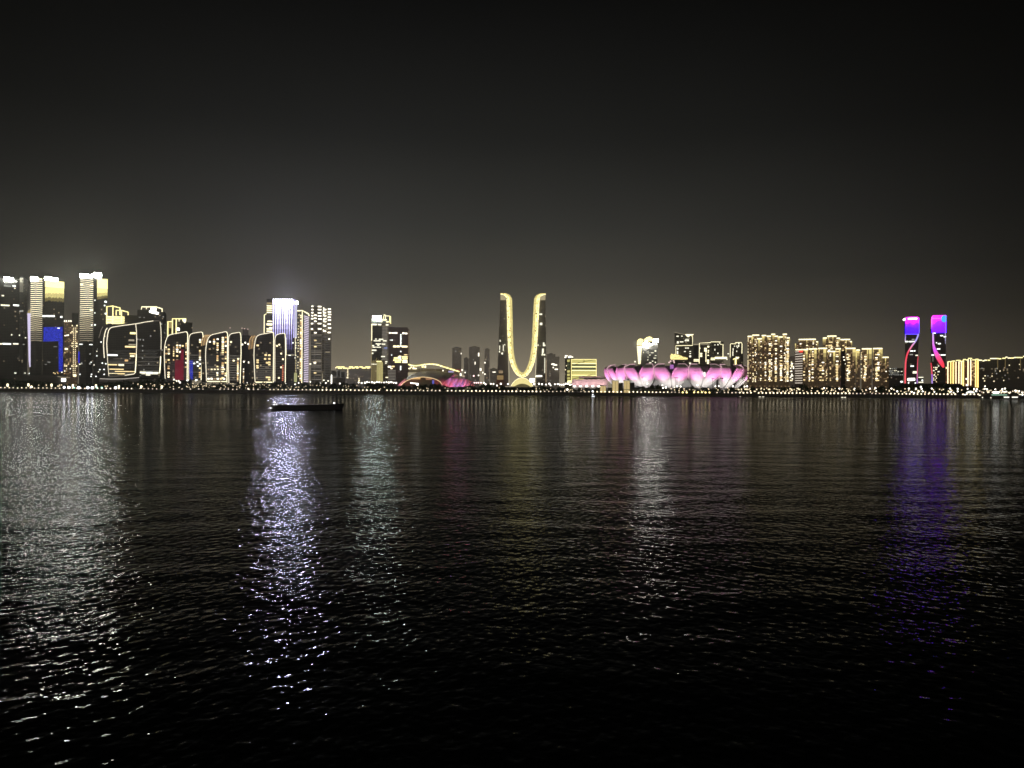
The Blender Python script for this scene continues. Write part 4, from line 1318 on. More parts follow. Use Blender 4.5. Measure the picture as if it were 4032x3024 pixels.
# bowl of stands behind the petals
v, f = [], []
nn = 96
for j, t in enumerate((.05, .25, .45, .65, .80, .93)):
    for i in range(nn):
        v.append(bowl(2 * math.pi * i / nn, t, -11))
for j in range(5):
    for i in range(nn):
        f.append((j * nn + i, j * nn + (i + 1) % nn, (j + 1) * nn + (i + 1) % nn, (j + 1) * nn + i))
link('seating_bowl', new_mesh('seating_bowl', v, f, PETAL_BACK, True), b.root)
tube('podium', [(x, y, 4.5) for x, y, z in [bowl(2 * math.pi * i / 48, 0, 6) for i in range(49)]], 4.5, GREY, b.root, 8)
b.bar('screen_glow', 2638, 2652, 1436, 1452, light_mat('screen_glow', (.85, .32, 1), .5), 1, y=-RY + 6)
for x, y, w, h in ((2634, 1427, 5, 5), (2640, 1422, 6, 4), (2652, 1421, 7, 4), (2654, 1427, 4, 5)):
    b.bar('roof_beacon', x - w / 2, x + w / 2, y - h / 2, y + h / 2, light_mat('lamp_rose', (1, .7, .66), 1.4), 1, y=-RY + 18)
b.bar('wall_lamp', 2772, 2776, 1466, 1482, SIGN_SOFT, 1, y=-RY + 8)

# ------------------------------------------------------------------ behind the stadium
b = Building('crowned_tower', 'tower pair with yellow flower shaped crowns behind the stadium', 'tower', 2492, 2594, 2100)
b.body(2510, 2558, 1360, GLASS_GREY, 26, y=4)
b.body(2550, 2588, 1352, GLASS_GREY, 26, y=2, name='main_wing')
b.slab([(2507, 1358), (2508, 1342), (2514, 1335), (2522, 1333), (2530, 1336), (2532, 1342), (2528, 1358)], YEL, 14, -2, 'flower_crown')
for x in (2513, 2518.5, 2524):
    b.strip('crown_rib', [(x, 1356), (x + (x - 2519) * .35, 1336)], .9, DARK, .5, -2.6)
for k in range(14):
    w = 10.5 - k * .42
    b.bar('light_stem', 2517.5 - w, 2517.5 + w * .8, 1362.5 + k * 5.1, 1366.4 + k * 5.1, CREAM, 1.2, y=-1)
for k in range(3):
    b.bar('balcony_ring', 2493, 2507, 1345 + k * 8, 1348.4 + k * 8, light_mat('balcony_dim', (1, .92, .7), .25), 8, y=2)
b.slab([(2534, 1337), (2545, 1328), (2556, 1325), (2566, 1328), (2568, 1334), (2576, 1337), (2576, 1343), (2536, 1342)], YEL, 14, -2, 'flower_crown')
SIGN_CROWN = light_mat('sign_crown', (1, .97, .82), 130, True)
b.bar('rooftop_sign', 2569, 2591, 1337, 1348, SIGN_CROWN, 2, y=-3)
b.bar('rooftop_sign', 2531, 2560, 1352.5, 1361, SIGN_CROWN, 2, y=-3)
b.bar('lit_floor', 2538, 2550, 1342, 1352, SIGN_SOFT, 1)
b.wins([(x, y, w, h) for x, y, w, h in ((2557, 1363, 5, 8), (2556, 1370, 5, 6), (2565, 1362, 5, 5), (2551, 1371, 4, 4), (2551, 1385, 3, 4), (2551, 1391, 3, 4), (2580, 1382, 9, 7), (2568, 1389, 14, 3), (2558, 1398, 7, 4), (2581, 1400, 9, 3), (2551, 1406, 5, 3), (2578, 1410, 14, 3.4), (2550, 1417, 6, 4), (2569, 1422, 7, 5), (2560, 1428, 12, 4), (2580, 1427, 6, 6), (2533, 1388, 2.4, 8), (2500, 1424, 8, 8), (2522, 1415, 4, 5)) for w, h in [(w * .75, h * .7)]], mat=WHITEWINS[1])

b = Building('office_tower', 'dark tower with slanted lit crown and stepped white outline behind the stadium', 'tower', 2654, 2732, 2000)
b.slab([(2655, 1309), (2700, 1318), (2727, 1318), (2728, 1360), (2731, 1362), (2731, 1500), (2657, 1500), (2657, 1362), (2655, 1358)], GLASS_GREY, 30)
b.strip('roof_edge', [(2654, 1308), (2698, 1318)], 1.2, CREAM_DIM)
b.slab([(2697, 1316), (2731, 1316), (2726, 1320), (2716, 1321), (2710, 1327), (2702, 1323)], CREAM, 6, -3, 'lit_crown')
b.strip('edge_light', [(2660, 1400), (2660, 1361), (2726, 1360), (2726, 1326), (2722, 1323)], 3, CREAM)
b.strip('edge_light', [(2655, 1354), (2671, 1354)], 2, CREAM_DIM)
b.wins([(2667, 1324, 9, 4), (2684, 1323.5, 6, 3), (2668, 1348, 7, 8), (2683, 1346, 14, 3.6), (2699, 1341, 7, 5), (2708, 1341, 7, 5), (2701, 1336, 5, 3), (2708, 1336, 5, 3), (2667, 1373, 7, 6), (2700, 1370.5, 6, 3.6), (2708, 1370.5, 6, 3.6), (2717, 1384, 6, 3), (2717, 1392, 6, 3), (2717, 1403, 7, 7), (2667, 1388, 5, 12), (2696, 1384, 7, 3), (2717, 1431, 7, 6), (2672, 1427, 9, 6)], mat=WHITEWINS[1])
b = Building('wedge_pavilion', 'glowing yellow wedge roof poking above the stadium rim', 'building', 2636, 2708, 1935)
b.slab([(2637, 1404), (2642, 1393), (2655, 1395), (2672, 1397), (2690, 1404), (2707, 1409), (2706, 1415), (2641, 1415)], lattice('wedge_lattice', 1.6, .5), 24, 0, 'lit_roof')
b.body(2642, 2706, 1416, GLASS_GREY, 22, y=1)
b = Building('office_block', 'dark outlined block with two bright storey lines right of the slanted crown tower', 'building', 2730, 2756, 2040)
b.body(2730, 2754, 1355, GLASS_GREY, 26)
b.bar('roof_light', 2730, 2752, 1354.5, 1358, CREAM_DIM)
b.bar('lit_floor', 2730, 2752, 1414.5, 1417.5, CREAM)
b.bar('lit_floor', 2729, 2752, 1420, 1423, CREAM)
b = Building('office_block', 'middle outlined block with stacked cream window bays', 'building', 2750, 2798, 1980)
b.body(2752, 2798, 1350, GLASS_GREY, 26)
b.strip('edge_light', [(2752.5, 1432), (2753, 1351), (2797, 1349)], 3.2, CREAM)
b.bar('roof_light', 2756, 2793, 1355.5, 1357.5, CREAM_DIM)
b.wins([(2777, 1373, 10, 6), (2778, 1381, 11, 6), (2788, 1365, 7, 6), (2760, 1393, 8, 6), (2760, 1402, 8, 6), (2789, 1381, 3, 6), (2788, 1388, 3, 4), (2788, 1399, 6, 3), (2787, 1420, 8, 8), (2787, 1429, 7, 7), (2755, 1371, 3, 5), (2779, 1405, 2.5, 40)], mat=CREAM)
b = Building('office_block', 'outlined block above a glowing flat roof plate', 'building', 2794, 2852, 1990)
b.body(2797, 2848, 1346, GLASS_GREY, 26)
b.strip('edge_light', [(2797, 1418), (2797, 1348), (2799, 1346), (2837, 1346)], 2.8, CREAM)
b.strip('edge_light', [(2835, 1356), (2846, 1356), (2846, 1406)], 3.2, CREAM)
b.bar('lit_plate', 2814, 2862, 1405.5, 1413, CREAM, 5, y=-2.5)
b.bar('lit_plate', 2798, 2816, 1409, 1411.5, CREAM, 2)
b.bar('lit_plate', 2798, 2814, 1414.5, 1417.5, CREAM, 2)
b.wins([(2814, 1377, 3, 7), (2833, 1351, 4, 4), (2826, 1391, 4, 5), (2814, 1358, 4, 3), (2826, 1357, 4, 5), (2862, 1415, 4, 4), (2867, 1393, 6, 3.6)], mat=WHITEWINS[1])
b = Building('office_block', 'outlined block with hooked roof light beside the tall apartment row', 'building', 2870, 2928, 1990)
b.body(2875, 2926, 1351, GLASS_GREY, 26)
b.strip('edge_light', [(2874.5, 1407), (2875, 1355), (2878, 1353.5), (2898, 1353.5)], 2.8, CREAM)
b.strip('edge_light', [(2894, 1349), (2918, 1348.5), (2921, 1354), (2920.5, 1392)], 3.2, CREAM)
b.wins([(2908, 1353, 5, 5), (2907, 1362, 6, 6), (2903, 1368, 4, 4), (2899, 1363, 3, 4), (2900, 1383, 3, 5), (2886, 1376, 3, 10), (2885, 1392, 3, 18), (2891, 1363, 3, 4)], mat=WHITEWINS[1])
b = Building('low_tower', 'short building with T-shaped yellow light behind the stadium end', 'building', 2884, 2912, 1920)
b.body(2886, 2914, 1412, matte('ochre_wall', (.40, .34, .20), .7), 18)
b.strip('tee_light', [(2886, 1416), (2890, 1412), (2902, 1411)], 2.4, YEL)
b.bar('tee_light', 2893, 2899, 1411, 1438, YEL)
b.slab([(2896, 1405), (2911, 1406), (2905, 1413), (2897, 1411)], CREAM, 2, -2, 'lit_crown')

# ------------------------------------------------------------------ apartment rows on the right
STEP = 6.35
PAINTED_WASH = [light_mat('painted_wash_a', (1, .82, .30), 1.0), light_mat('painted_wash_b', (1, .78, .30), .5), light_mat('painted_wash_c', (1, .72, .30), .2)]  # fading glow painted for the downlight on the walls


def apartment(label, x0, x1, top, d, cols, strips=(), crown=True, p=.5, ww=6.5, bright=None, y1=1508, group='apartment towers on the far bank', limit=55, mat=None, col2=()):
    b = Building('apartment_tower', label, 'tower', x0, x1, d, group)
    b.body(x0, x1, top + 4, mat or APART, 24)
    if crown:
        b.bar('roof_light', x0 + .8, x1 - .8, top, top + 4.0, bright or CREAM, 4, y=-1)
        b.bar('roof_hut', x0 + (x1 - x0) * .3, x1 - (x1 - x0) * .3, top - 3, top + 4, GREY, 8, y=9)
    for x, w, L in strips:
        b.stack('wall_wash', x - w * .42, x + w * .42, [top + 4, top + 4 + L * .3, top + 4 + L * .62, top + 4 + L], PAINTED_WASH, .5)
    n = 0
    for x in cols:
        for k in range(int((y1 - top - 12) / STEP)):
            y = top + 13 + k * STEP
            q = (y - top) / (y1 - top)
            if rnd.random() < p * (.55 + .75 * q) and n < limit:
                b.win(x + rnd.choice((-.8, 0, .8)), y, ww * rnd.choice((.55, .8, 1, 1)), 3.4 if ww > 5 else 3.0, rnd.choice(WINS[:2] + WINS[4:] + WINS[:1]))
                n += 1
    for x in col2:
        for k in range(int((y1 - top - 8) / 4.4)):
            if rnd.random() < .7:
                b.win(x, top + 8 + k * 4.4, 2.4, 2.4, WINS[1])
    return b


def c7(x):
    return 2900 + x / 3.568


def t7(y):
    return 1280 + y / 3.568


A = apartment
A('apartment tower at the stadium end of the tall brown row, edged with lamp dots', c7(150), c7(215), t7(152), 1620, [c7(192)], [(c7(216), 6, 36)], p=.35, ww=4, col2=[c7(160)])
A('brown apartment tower with a bright roof bar and small scattered lit rooms', c7(215), c7(318), t7(135), 1640, [c7(232), c7(262), c7(284)], [(c7(222), 5, 26)], p=.42, ww=4.2)
A('lower apartment tower with a T-shaped golden wall wash in the tall brown row', c7(282), c7(356), t7(185), 1600, [c7(338), c7(350)], [(c7(314), 8, 44)], p=.34, ww=4.2)
A('apartment tower with a pale brown blank wall and one column of rooms', c7(348), c7(416), t7(140), 1650, [c7(404)], [(c7(372), 11, 30)], p=.55, ww=6)
A('apartment tower with wide warm windows, left of the capped centre tower', c7(418), c7(484), t7(150), 1630, [c7(466)], [(c7(440), 5, 20)], p=.8, ww=8)
A('apartment tower with a raised bright cap in the middle of the tall brown row', c7(482), c7(542), t7(122), 1640, [c7(490)], [(c7(516), 9, 26)], p=.35, ww=4)
A('apartment tower with a column of broad cream windows beside the raised cap', c7(530), c7(584), t7(150), 1625, [c7(550)], [(c7(578), 5, 20)], p=.85, ww=8.5)
A('apartment tower with large lit bays, next but one from the sky gap', c7(586), c7(648), t7(160), 1625, [c7(626)], [(c7(594), 5, 30)], p=.8, ww=9)
A('apartment tower with a narrow high cap near the sky gap', c7(644), c7(708), t7(122), 1650, [c7(676)], [(c7(662), 5, 30)], p=.35, ww=4, col2=[c7(690)])
A('last tower of the tall brown row, with wide cream bays by the sky gap', c7(700), c7(746), t7(172), 1620, [c7(718)], [(c7(742), 3, 30)], p=.9, ww=9)
b = Building('far_tower', 'dim tower with scattered lamps in the gap between the two apartment rows', 'tower', c7(745), c7(815), 1900, 'hazy far towers')
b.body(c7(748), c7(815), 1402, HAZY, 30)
scatter_windows(b, c7(755), c7(800), 1420, 1500, 4, 6, .3, 4, 4, 18, 2, [WINS[1], WINS[4]])

BK = 'apartment towers on the far bank'
A('broad rear apartment tower with a flat bright roof bar behind the banded block', c7(868), c7(1114), t7(194), 1800, [c7(900), c7(990), c7(1075)], [(c7(985), 4, 20), (c7(1080), 5, 16)], p=.3, ww=6, y1=1400)
A('rear side wing with curved lamp edge left of the broad rear roof bar', c7(816), c7(868), t7(245), 1790, [c7(862)], [(c7(826), 5, 26)], crown=False, p=.4, y1=1400, ww=5)
A('rear side wing right of the broad rear roof bar', c7(1114), c7(1146), t7(228), 1795, [c7(1122)], [(c7(1140), 3, 20)], p=.5, y1=1400, ww=6)
A('rear tower left of the highest rear roof bar', c7(1208), c7(1270), t7(175), 1800, [c7(1262)], [(c7(1218), 6, 24), (c7(1240), 6, 24)], p=.6, y1=1400, ww=6)
A('highest rear apartment tower with a bright cap behind the lower front row', c7(1268), c7(1404), t7(148), 1820, [c7(1330), c7(1300)], [(c7(1290), 5, 24), (c7(1352), 5, 20)], p=.55, y1=1400, ww=9)
A('rear tower right of the highest rear roof bar', c7(1400), c7(1454), t7(178), 1800, [c7(1415)], [(c7(1440), 4, 20)], p=.8, y1=1400, ww=8)
A('rear apartment tower with a flat roof bar at the end of the rear row', c7(1454), c7(1596), t7(196), 1810, [c7(1495), c7(1530)], [(c7(1540), 4, 22)], p=.5, y1=1400, ww=7)
A('rear side wing at the end of the rear row', c7(1590), c7(1620), t7(226), 1805, [c7(1600)], [(c7(1616), 3, 20)], p=.6, y1=1400, ww=6)

b = Building('banded_block', 'block striped with even cream storey bands under a small red sign', 'tower', c7(820), c7(930), 1560)
b.body(c7(822), c7(930), t7(348), matte('brown_wall', (.20, .15, .13), .7), 22)
for k in range(14):
    b.strip('storey_light', [(c7(822), t7(378 + k * 33.5)), (c7(926), t7(368 + k * 34.2))], 2.1, light_mat('storey_cream', (1, .88, .72), .95), y=-.5)
b.bar('roof_light', c7(825), c7(930), t7(340), t7(352), CREAM, 2)
b.slab([(c7(872), t7(356)), (c7(930), t7(350)), (c7(932), t7(380)), (c7(900), t7(384)), (c7(872), t7(374))], light_mat('red_sign', (1, .10, .06), 1.3), 1, -1.5, 'red_sign')
A('front apartment tower with a golden edge, right beside the banded block', c7(930), c7(1004), t7(338), 1580, [c7(948)], [(c7(985), 8, 52), (c7(962), 4, 26)], p=.45, ww=7)
A('front apartment tower with paired small bays and golden end wall', c7(1008), c7(1066), t7(330), 1590, [c7(1024)], [(c7(1044), 4, 24)], p=.65, ww=6)
A('front apartment tower second from the banded block with a long wall wash', c7(1056), c7(1130), t7(326), 1585, [c7(1068)], [(c7(1106), 11, 58)], p=.65, ww=7)
A('front apartment tower with a wide bright crown and lit cream bays', c7(1144), c7(1274), t7(320), 1575, [c7(1178), c7(1212)], [(c7(1238), 13, 52), (c7(1158), 4, 26)], p=.42, ww=9)
A('lower front apartment tower with dotted centre column, tucked between taller ones', c7(1272), c7(1390), t7(364), 1565, [c7(1316), c7(1262)], [(c7(1370), 9, 56), (c7(1290), 4, 14)], p=.4, ww=4)
A('front apartment tower with evenly spaced broad windows all the way down', c7(1386), c7(1466), t7(326), 1590, [c7(1412)], [(c7(1446), 7, 40), (c7(1394), 3, 26)], p=.95, ww=11)
A('front apartment tower after the dark gap, with a tapering golden crown', c7(1528), c7(1672), t7(320), 1580, [c7(1580), c7(1560)], [(c7(1650), 14, 46), (c7(1536), 3, 28)], p=.55, ww=9)
A('slim front apartment tower with a funnel-shaped golden crown', c7(1676), c7(1734), t7(344), 1575, [c7(1752)], [(c7(1708), 12, 34), (c7(1680), 8, 90)], p=.55, ww=3.6)
A('front apartment tower with the brightest golden wall below its crown', c7(1756), c7(1898), t7(326), 1590, [c7(1798), c7(1812)], [(c7(1838), 5, 60), (c7(1878), 13, 60)], p=.55, ww=9)
A('tall end tower of the front row with a beacon and golden edge', c7(1912), c7(2050), t7(322), 1585, [c7(1964), c7(1990)], [(c7(2010), 10, 46), (c7(2040), 5, 60), (c7(1918), 3, 40)], p=.55, ww=9)
b = A('small low apartment tower trailing the front row', c7(2034), c7(2138), t7(446), 1640, [c7(2098)], [(c7(2092), 4, 40)], p=.15, ww=5)
b = Building('apartment_tower', 'dark windowless tower in the gap of the front apartment row', 'tower', c7(1462), c7(1530), 1600, 'apartment towers on the far bank')
b.body(c7(1464), c7(1530), t7(360), DARK, 24)
b.wins([(c7(1504), t7(448), 4, 4), (c7(1512), t7(490), 5, 4), (c7(1532), t7(545), 5, 5)], mat=WINS[4])


def c8(*p):
    return [(3450 + x / 3.80, 1200 + y / 3.80) for x, y in p]


b = Building('office_block', 'faint far block with rows of pale office windows left of the coloured twin towers', 'building', 3496, 3556, 2100)
b.body(3498, 3556, 1449, GLASS_GREY, 26)
for y, xa, xb in ((955, 200, 310), (985, 185, 305), (1000, 195, 250), (1020, 205, 340), (998, 320, 395), (1046, 195, 265), (1048, 275, 400)):
    p, q = c8((xa, y), (xb, y))
    x = p[0]
    while x < q[0]:
        w = rnd.uniform(3, 8)
        b.bar('lit_window', x, min(q[0], x + w * .7), p[1] - 1.3, p[1] + 1.3, WHITEWINS[rnd.choice((1, 2, 2))])
        x += w + 1.5
b.wins([(3550, 1503, 10, 5)], mat=WHITEWINS[0])


def screen_blend(name, stops, s, z0, z1, xmix=None):
    """an LED wall running a vertical colour sweep, as the show plays on it"""
    m, n, l = node_mat(name)
    nt = m.node_tree
    o = n.new('ShaderNodeOutputMaterial')
    e = n.new('ShaderNodeEmission')
    t = n.new('ShaderNodeTexCoord')
    sp = n.new('ShaderNodeSeparateXYZ')
    l.new(t.outputs['Object'], sp.inputs[0])
    nz = n.new('ShaderNodeTexNoise')
    nz.inputs['Scale'].default_value = .07
    nz.inputs['Detail'].default_value = 2
    l.new(t.outputs['Object'], nz.inputs[0])
    q = M(nt, 'DIVIDE', M(nt, 'SUBTRACT', sp.outputs[2], z0), z1 - z0)
    q = M(nt, 'ADD', q, M(nt, 'MULTIPLY_ADD', nz.outputs[0], .5, -.25))
    if xmix:
        q = M(nt, 'ADD', q, M(nt, 'MULTIPLY', sp.outputs[0], xmix))
    r = n.new('ShaderNodeValToRGB')
    el = r.color_ramp.elements
    el[0].position, el[0].color = stops[0][0], (*stops[0][1], 1)
    el[1].position, el[1].color = stops[-1][0], (*stops[-1][1], 1)
    for p_, c_ in stops[1:-1]:
        k = el.new(p_)
        k.color = (*c_, 1)
    l.new(q, r.inputs[0])
    l.new(r.outputs[0], e.inputs[0])
    e.inputs[1].default_value = s
    l.new(e.outputs[0], o.inputs[0])
    m.cycles.emission_sampling = 'NONE'
    return m


TW = facade('rose_dark_glass', slab=(.07, .055, .055), glass=(.028, .022, .024), lit=.012, s=.35)


def sweep(b, name, pts, w0, w1, cols, s, y=-.8):
    """an LED ribbon in short lengths, each with the colour the show gives it"""
    n = len(pts) - 1
    ms = []
    for i in range(n):
        q = i / max(1, n - 1)
        k = q * (len(cols) - 1)
        a = min(int(k), len(cols) - 2)
        c = [cols[a][j] + (cols[a + 1][j] - cols[a][j]) * (k - a) for j in range(3)]
        ms.append(light_mat('sweep_%s_%d' % (name, i), tuple(c), s))
    b.strip('led_ribbon', pts, (w0 + w1) / 2, ms, 1, y)


def smooth(pts, n=4):
    out = []
    for i in range(len(pts) - 1):
        p0, p1, p2, p3 = pts[max(0, i - 1)], pts[i], pts[i + 1], pts[min(len(pts) - 1, i + 2)]
        for k in range(n):
            t = k / n
            out.append(tuple(.5 * (2 * p1[j] + (p2[j] - p0[j]) * t + (2 * p0[j] - 5 * p1[j] + 4 * p2[j] - p3[j]) * t * t + (3 * p1[j] - p0[j] - 3 * p2[j] + p3[j]) * t ** 3) for j in (0, 1)))
    return out + [pts[-1]]


VB, VV, VM, VP, VR = (.10, .06, 1), (.34, .06, 1), (.85, .10, 1), (1, .16, .75), (1, .07, .12)
b = Building('screen_tower', 'slender tower with blue and magenta screen head and S-shaped red light ribbon', 'tower', 3558, 3620, 1500)
b.slab(c8((415, 250), (440, 200), (520, 182), (620, 180), (640, 195), (640, 420), (632, 560), (626, 700), (626, 1250), (428, 1250), (428, 440), (416, 430)), TW, 28)
z0, z1 = b.Z(3590, 1315), b.Z(3590, 1248)
S1 = screen_blend('show_screen_a', [(.0, (.018, .004, 1)), (.33, (.028, .005, 1)), (.56, (.08, .006, .95)), (.80, (.42, .010, .7)), (1.0, (.6, .014, .55))], 6, z0, z1)
b.slab(c8((448, 186), (520, 182), (618, 182), (638, 196), (636, 425), (620, 437), (432, 437), (432, 200)), S1, 1, -1.2, 'led_screen')
b.bar('rooftop_sign', *[v for p in zip(*c8((472, 198), (608, 218))) for v in p], SIGN_SOFT, 1.2, y=-3)
b.slab(c8((392, 222), (420, 200), (434, 208), (426, 236), (406, 238)), SIGN_SOFT, 2, -1, 'corner_beacon')
b.strip('screen_frame', c8((640, 200), (640, 420), (630, 440), (432, 440)), 1.0, light_mat('frame_lilac', (.75, .45, 1), .7), .8, -2.6)
sweep(b, 'fin', c8((434, 440), (434, 480), (432, 520), (434, 548)), 3, 2.2, [(.35, .2, 1), (.9, .7, 1)], 1)
sweep(b, 'ess', smooth(c8((628, 438), (612, 490), (582, 548), (540, 605), (505, 658), (470, 720), (450, 790), (440, 860), (436, 950), (434, 1060), (433, 1178))), 4.2, 4.8, [(.42, .36, 1), (.5, .45, 1), (1, .3, .5), VR, (1, .10, .14), (1, .10, .14), (1, .12, .14)], 1.15)
sweep(b, 'side', c8((626, 770), (618, 860), (616, 950), (614, 1030), (613, 1110), (613, 1178)), 1.8, 3.4, [(.8, .08, .12), (1, .1, .2), (1, .2, .4), (.7, .35, 1)], .9)
for x0, x1, y, mt in ((432, 478, 551, 0), (488, 550, 551, 0), (556, 580, 549, 0), (508, 552, 692, 0), (560, 584, 690, 0), (500, 548, 745, 2), (586, 622, 757, 1), (512, 562, 918, 0), (548, 606, 1002, 1), (545, 606, 1020, 1), (530, 570, 518, 2)):
    p, q = c8((x0, y), (x1, y))
    b.bar('lit_floor', p[0], q[0], p[1] - 2, p[1] + 2, WHITEWINS[mt])
b.slab(c8((462, 1116), (480, 1100), (578, 1098), (582, 1130), (480, 1140)), SIGN_SOFT, 1, -2, 'lobby_light')
b.slab(c8((628, 1080), (708, 1080), (708, 1250), (628, 1250)), GLASS_GREY, 20, 6, 'podium')
for y in (1086, 1160):
    p, q = c8((632, y), (706, y))
    b.bar('lit_floor', p[0], q[0], p[1] - 1.6, p[1] + 1.6, WHITEWINS[1], y=5)
b.wins([(*p, 5, 6) for p in c8((485, 1172), (585, 1175), (690, 1132), (382, 1152))], mat=WHITEWINS[0])

b = Building('screen_tower', 'slender tower with pink, violet and cyan screen head and broad magenta to red ribbon', 'tower', 3662, 3728, 1500)
b.slab(c8((804, 215), (838, 165), (860, 155), (1040, 152), (1050, 165), (1048, 420), (1040, 480), (1040, 1250), (820, 1250), (820, 430), (806, 400)), TW, 28)
z0, z1 = b.Z(3695, 1308), b.Z(3695, 1240)
S2 = screen_blend('show_screen_b', [(.0, (.055, .004, 1)), (.36, (.075, .005, 1)), (.60, (.11, .008, .9)), (.84, (.42, .011, .6)), (1.0, (.6, .015, .45))], 6, z0, z1, -.016)
b.slab(c8((822, 190), (845, 160), (1040, 155), (1048, 168), (1046, 418), (830, 418), (822, 360)), S2, 1, -1.2, 'led_screen')
disc = [(1014 + 46 * math.cos(a * math.pi / 12), 208 + 52 * math.sin(a * math.pi / 12)) for a in range(24)]
disc = [(min(1047, max(960, x)), max(158, y)) for x, y in disc]
b.slab(c8(*disc), light_mat('show_cyan', (.06, .50, 1), 1.15), .5, -2.2, 'led_screen')
b.slab(c8((810, 225), (822, 205), (826, 370), (812, 352)), light_mat('show_side_rose', (1, .22, .24), .55), 1, -1.0, 'led_screen')
b.strip('screen_frame', c8((832, 205), (960, 203)), 1.1, light_mat('frame_pink', (1, .5, .95), .9), .6, -2.8)
b.strip('screen_frame', c8((1034, 160), (1034, 418)), 1.2, light_mat('frame_lilac', (.75, .45, 1), .7), .6, -2.8)
b.strip('screen_frame', c8((842, 170), (828, 215), (828, 330)), 1.2, light_mat('frame_pink', (1, .5, .95), .9), .6, -2.8)
b.wins([(*p, 4, 3) for p in c8((965, 334), (955, 222))], mat=light_mat('frame_pink', (1, .5, .95), .9))
sweep(b, 'side_fin', c8((1032, 420), (1032, 460), (1032, 500), (1033, 540), (1034, 585)), 2.8, 1.8, [(.6, .5, 1), (.85, .8, 1), (.5, .45, .8), (.3, .28, .4)], .9)
# the broad ribbon widens as it winds down, then tapers to a point
L = smooth(c8((836, 420), (836, 500), (838, 580), (846, 660), (862, 720), (890, 790), (930, 860), (970, 915), (995, 942)), 2)
R = smooth(c8((858, 420), (862, 500), (866, 580), (885, 640), (915, 700), (950, 755), (990, 825), (1015, 880), (1020, 935)), 2)
cols = [(.75, .5, 1), (.85, .35, 1), (.9, .2, .95), VM, (1, .12, .55), (1, .08, .20), (1, .06, .10), (1, .06, .08)]
v, f, ms = [], [], []
for a_, c_ in zip(L, R):
    v += [b.P(*a_, -1.4), b.P(*c_, -1.4), b.P(*c_, -.2), b.P(*a_, -.2)]
for i in range(len(L) - 1):
    q = i / (len(L) - 2) * (len(cols) - 1)
    a = min(int(q), len(cols) - 2)
    c = tuple(cols[a][j] + (cols[a + 1][j] - cols[a][j]) * (q - a) for j in range(3))
    ms.append(light_mat('ribbon_show_%d' % i, c, 1.1))
    for j in range(4):
        f.append((4 * i + j, 4 * i + (j + 1) % 4, 4 * i + 4 + (j + 1) % 4, 4 * i + 4 + j))
me = new_mesh('led_ribbon', v, f, None)
for m in ms:
    me.materials.append(m)
for i, p in enumerate(me.polygons):
    p.material_index = i // 4
link('led_ribbon', me, b.root)
sweep(b, 'foot', c8((818, 870), (824, 920), (830, 980), (834, 1040), (836, 1090), (836, 1140), (836, 1180)), 2.0, 5.0, [(.8, .05, .08), (1, .1, .12), (1, .12, .2), (.6, .2, .9), (.42, .25, 1), (.6, .4, 1)], 1.0)
for x0, x1, y, mt in ((840, 886, 424, 0), (956, 996, 462, 0), (1006, 1044, 478, 0), (892, 906, 568, 0), (920, 964, 582, 0), (905, 956, 661, 0), (824, 862, 752, 0), (872, 950, 750, 0), (962, 1036, 751, 0), (925, 940, 916, 1), (880, 905, 940, 1), (850, 872, 985, 1), (918, 948, 1000, 1), (858, 874, 1055, 1)):
    p, q = c8((x0, y), (x1, y))
    b.bar('lit_floor', p[0], q[0], p[1] - 2, p[1] + 2, WHITEWINS[mt])
b.strip('edge_light', c8((846, 770), (848, 850)), 2.6, LINE2, .8, -1)
scatter_windows(b, 3675, 3695, 1440, 1505, 4, 7, .35, 3, 3.4, 14, 2, [WINS[1], WINS[0]])

b = Building('column_building', 'building wrapped in golden vertical light columns, lower wing at its left', 'building', 3698, 3856, 1520)
RUST = facade('rust_front', slab=(.26, .10, .06), glass=(.06, .03, .02), lit=.10, s=.4, floor=3.2, bay=3, dim=.02, col=(1, .45, .2))
b.body(3700, 3732, 1452, RUST, 24, name='low_wing')
b.body(3732, 3853, 1424, RUST, 26)
GOLDC = [light_mat('column_gold', (1, .80, .24), 2.4), light_mat('column_cream', (1, .86, .5), 2.4), light_mat('column_amber', (1, .62, .18), 1.4)]
for x, y0, y1, w, mt in ((960, 950, 1182, 3.2, 1), (1003, 960, 1182, 3.0, 0), (1027, 962, 1182, 3.0, 0), (1072, 850, 1182, 3.6, 1), (1115, 855, 1184, 3.2, 0), (1141, 860, 1184, 2.4, 2), (1155, 850, 1184, 3.8, 0), (1193, 850, 1182, 3.2, 1), (1237, 845, 1182, 3.6, 1),
                         (1273, 850, 1205, 3.2, 1), (1303, 822, 1230, 4.6, 0), (1290, 860, 1190, 1.6, 2), (1373, 815, 1195, 4.0, 1), (1414, 815, 1205, 4.0, 1), (1487, 815, 1232, 3.6, 0), (1505, 830, 1240, 2.4, 2), (1522, 820, 1238, 3.8, 0)):
    p, q = c8((x, y0), (x, y1))
    b.bar('light_column', p[0] - w / 2, p[0] + w / 2, p[1], q[1], GOLDC[mt], 1.4)
for x0, x1, y in ((955, 1060, 950), (1020, 1075, 938), (1072, 1130, 850), (1130, 1180, 842), (1190, 1260, 832), (1250, 1310, 845), (1300, 1340, 818), (1340, 1375, 826), (1372, 1434, 802), (1434, 1480, 825), (1480, 1530, 815)):
    p, q = c8((x0, y - 5), (x1, y + 5))
    b.bar('roof_light', p[0], q[0], p[1], q[1], YEL, 1.6)
scatter_windows(b, 3822, 3838, 1430, 1500, 3, 6, .5, 4, 3, 20, 1, [WINS[0], WINS[2]])
b.wins([(3808, 1516, 9, 6), (3805, 1492, 6, 5)], mat=WINS[4])

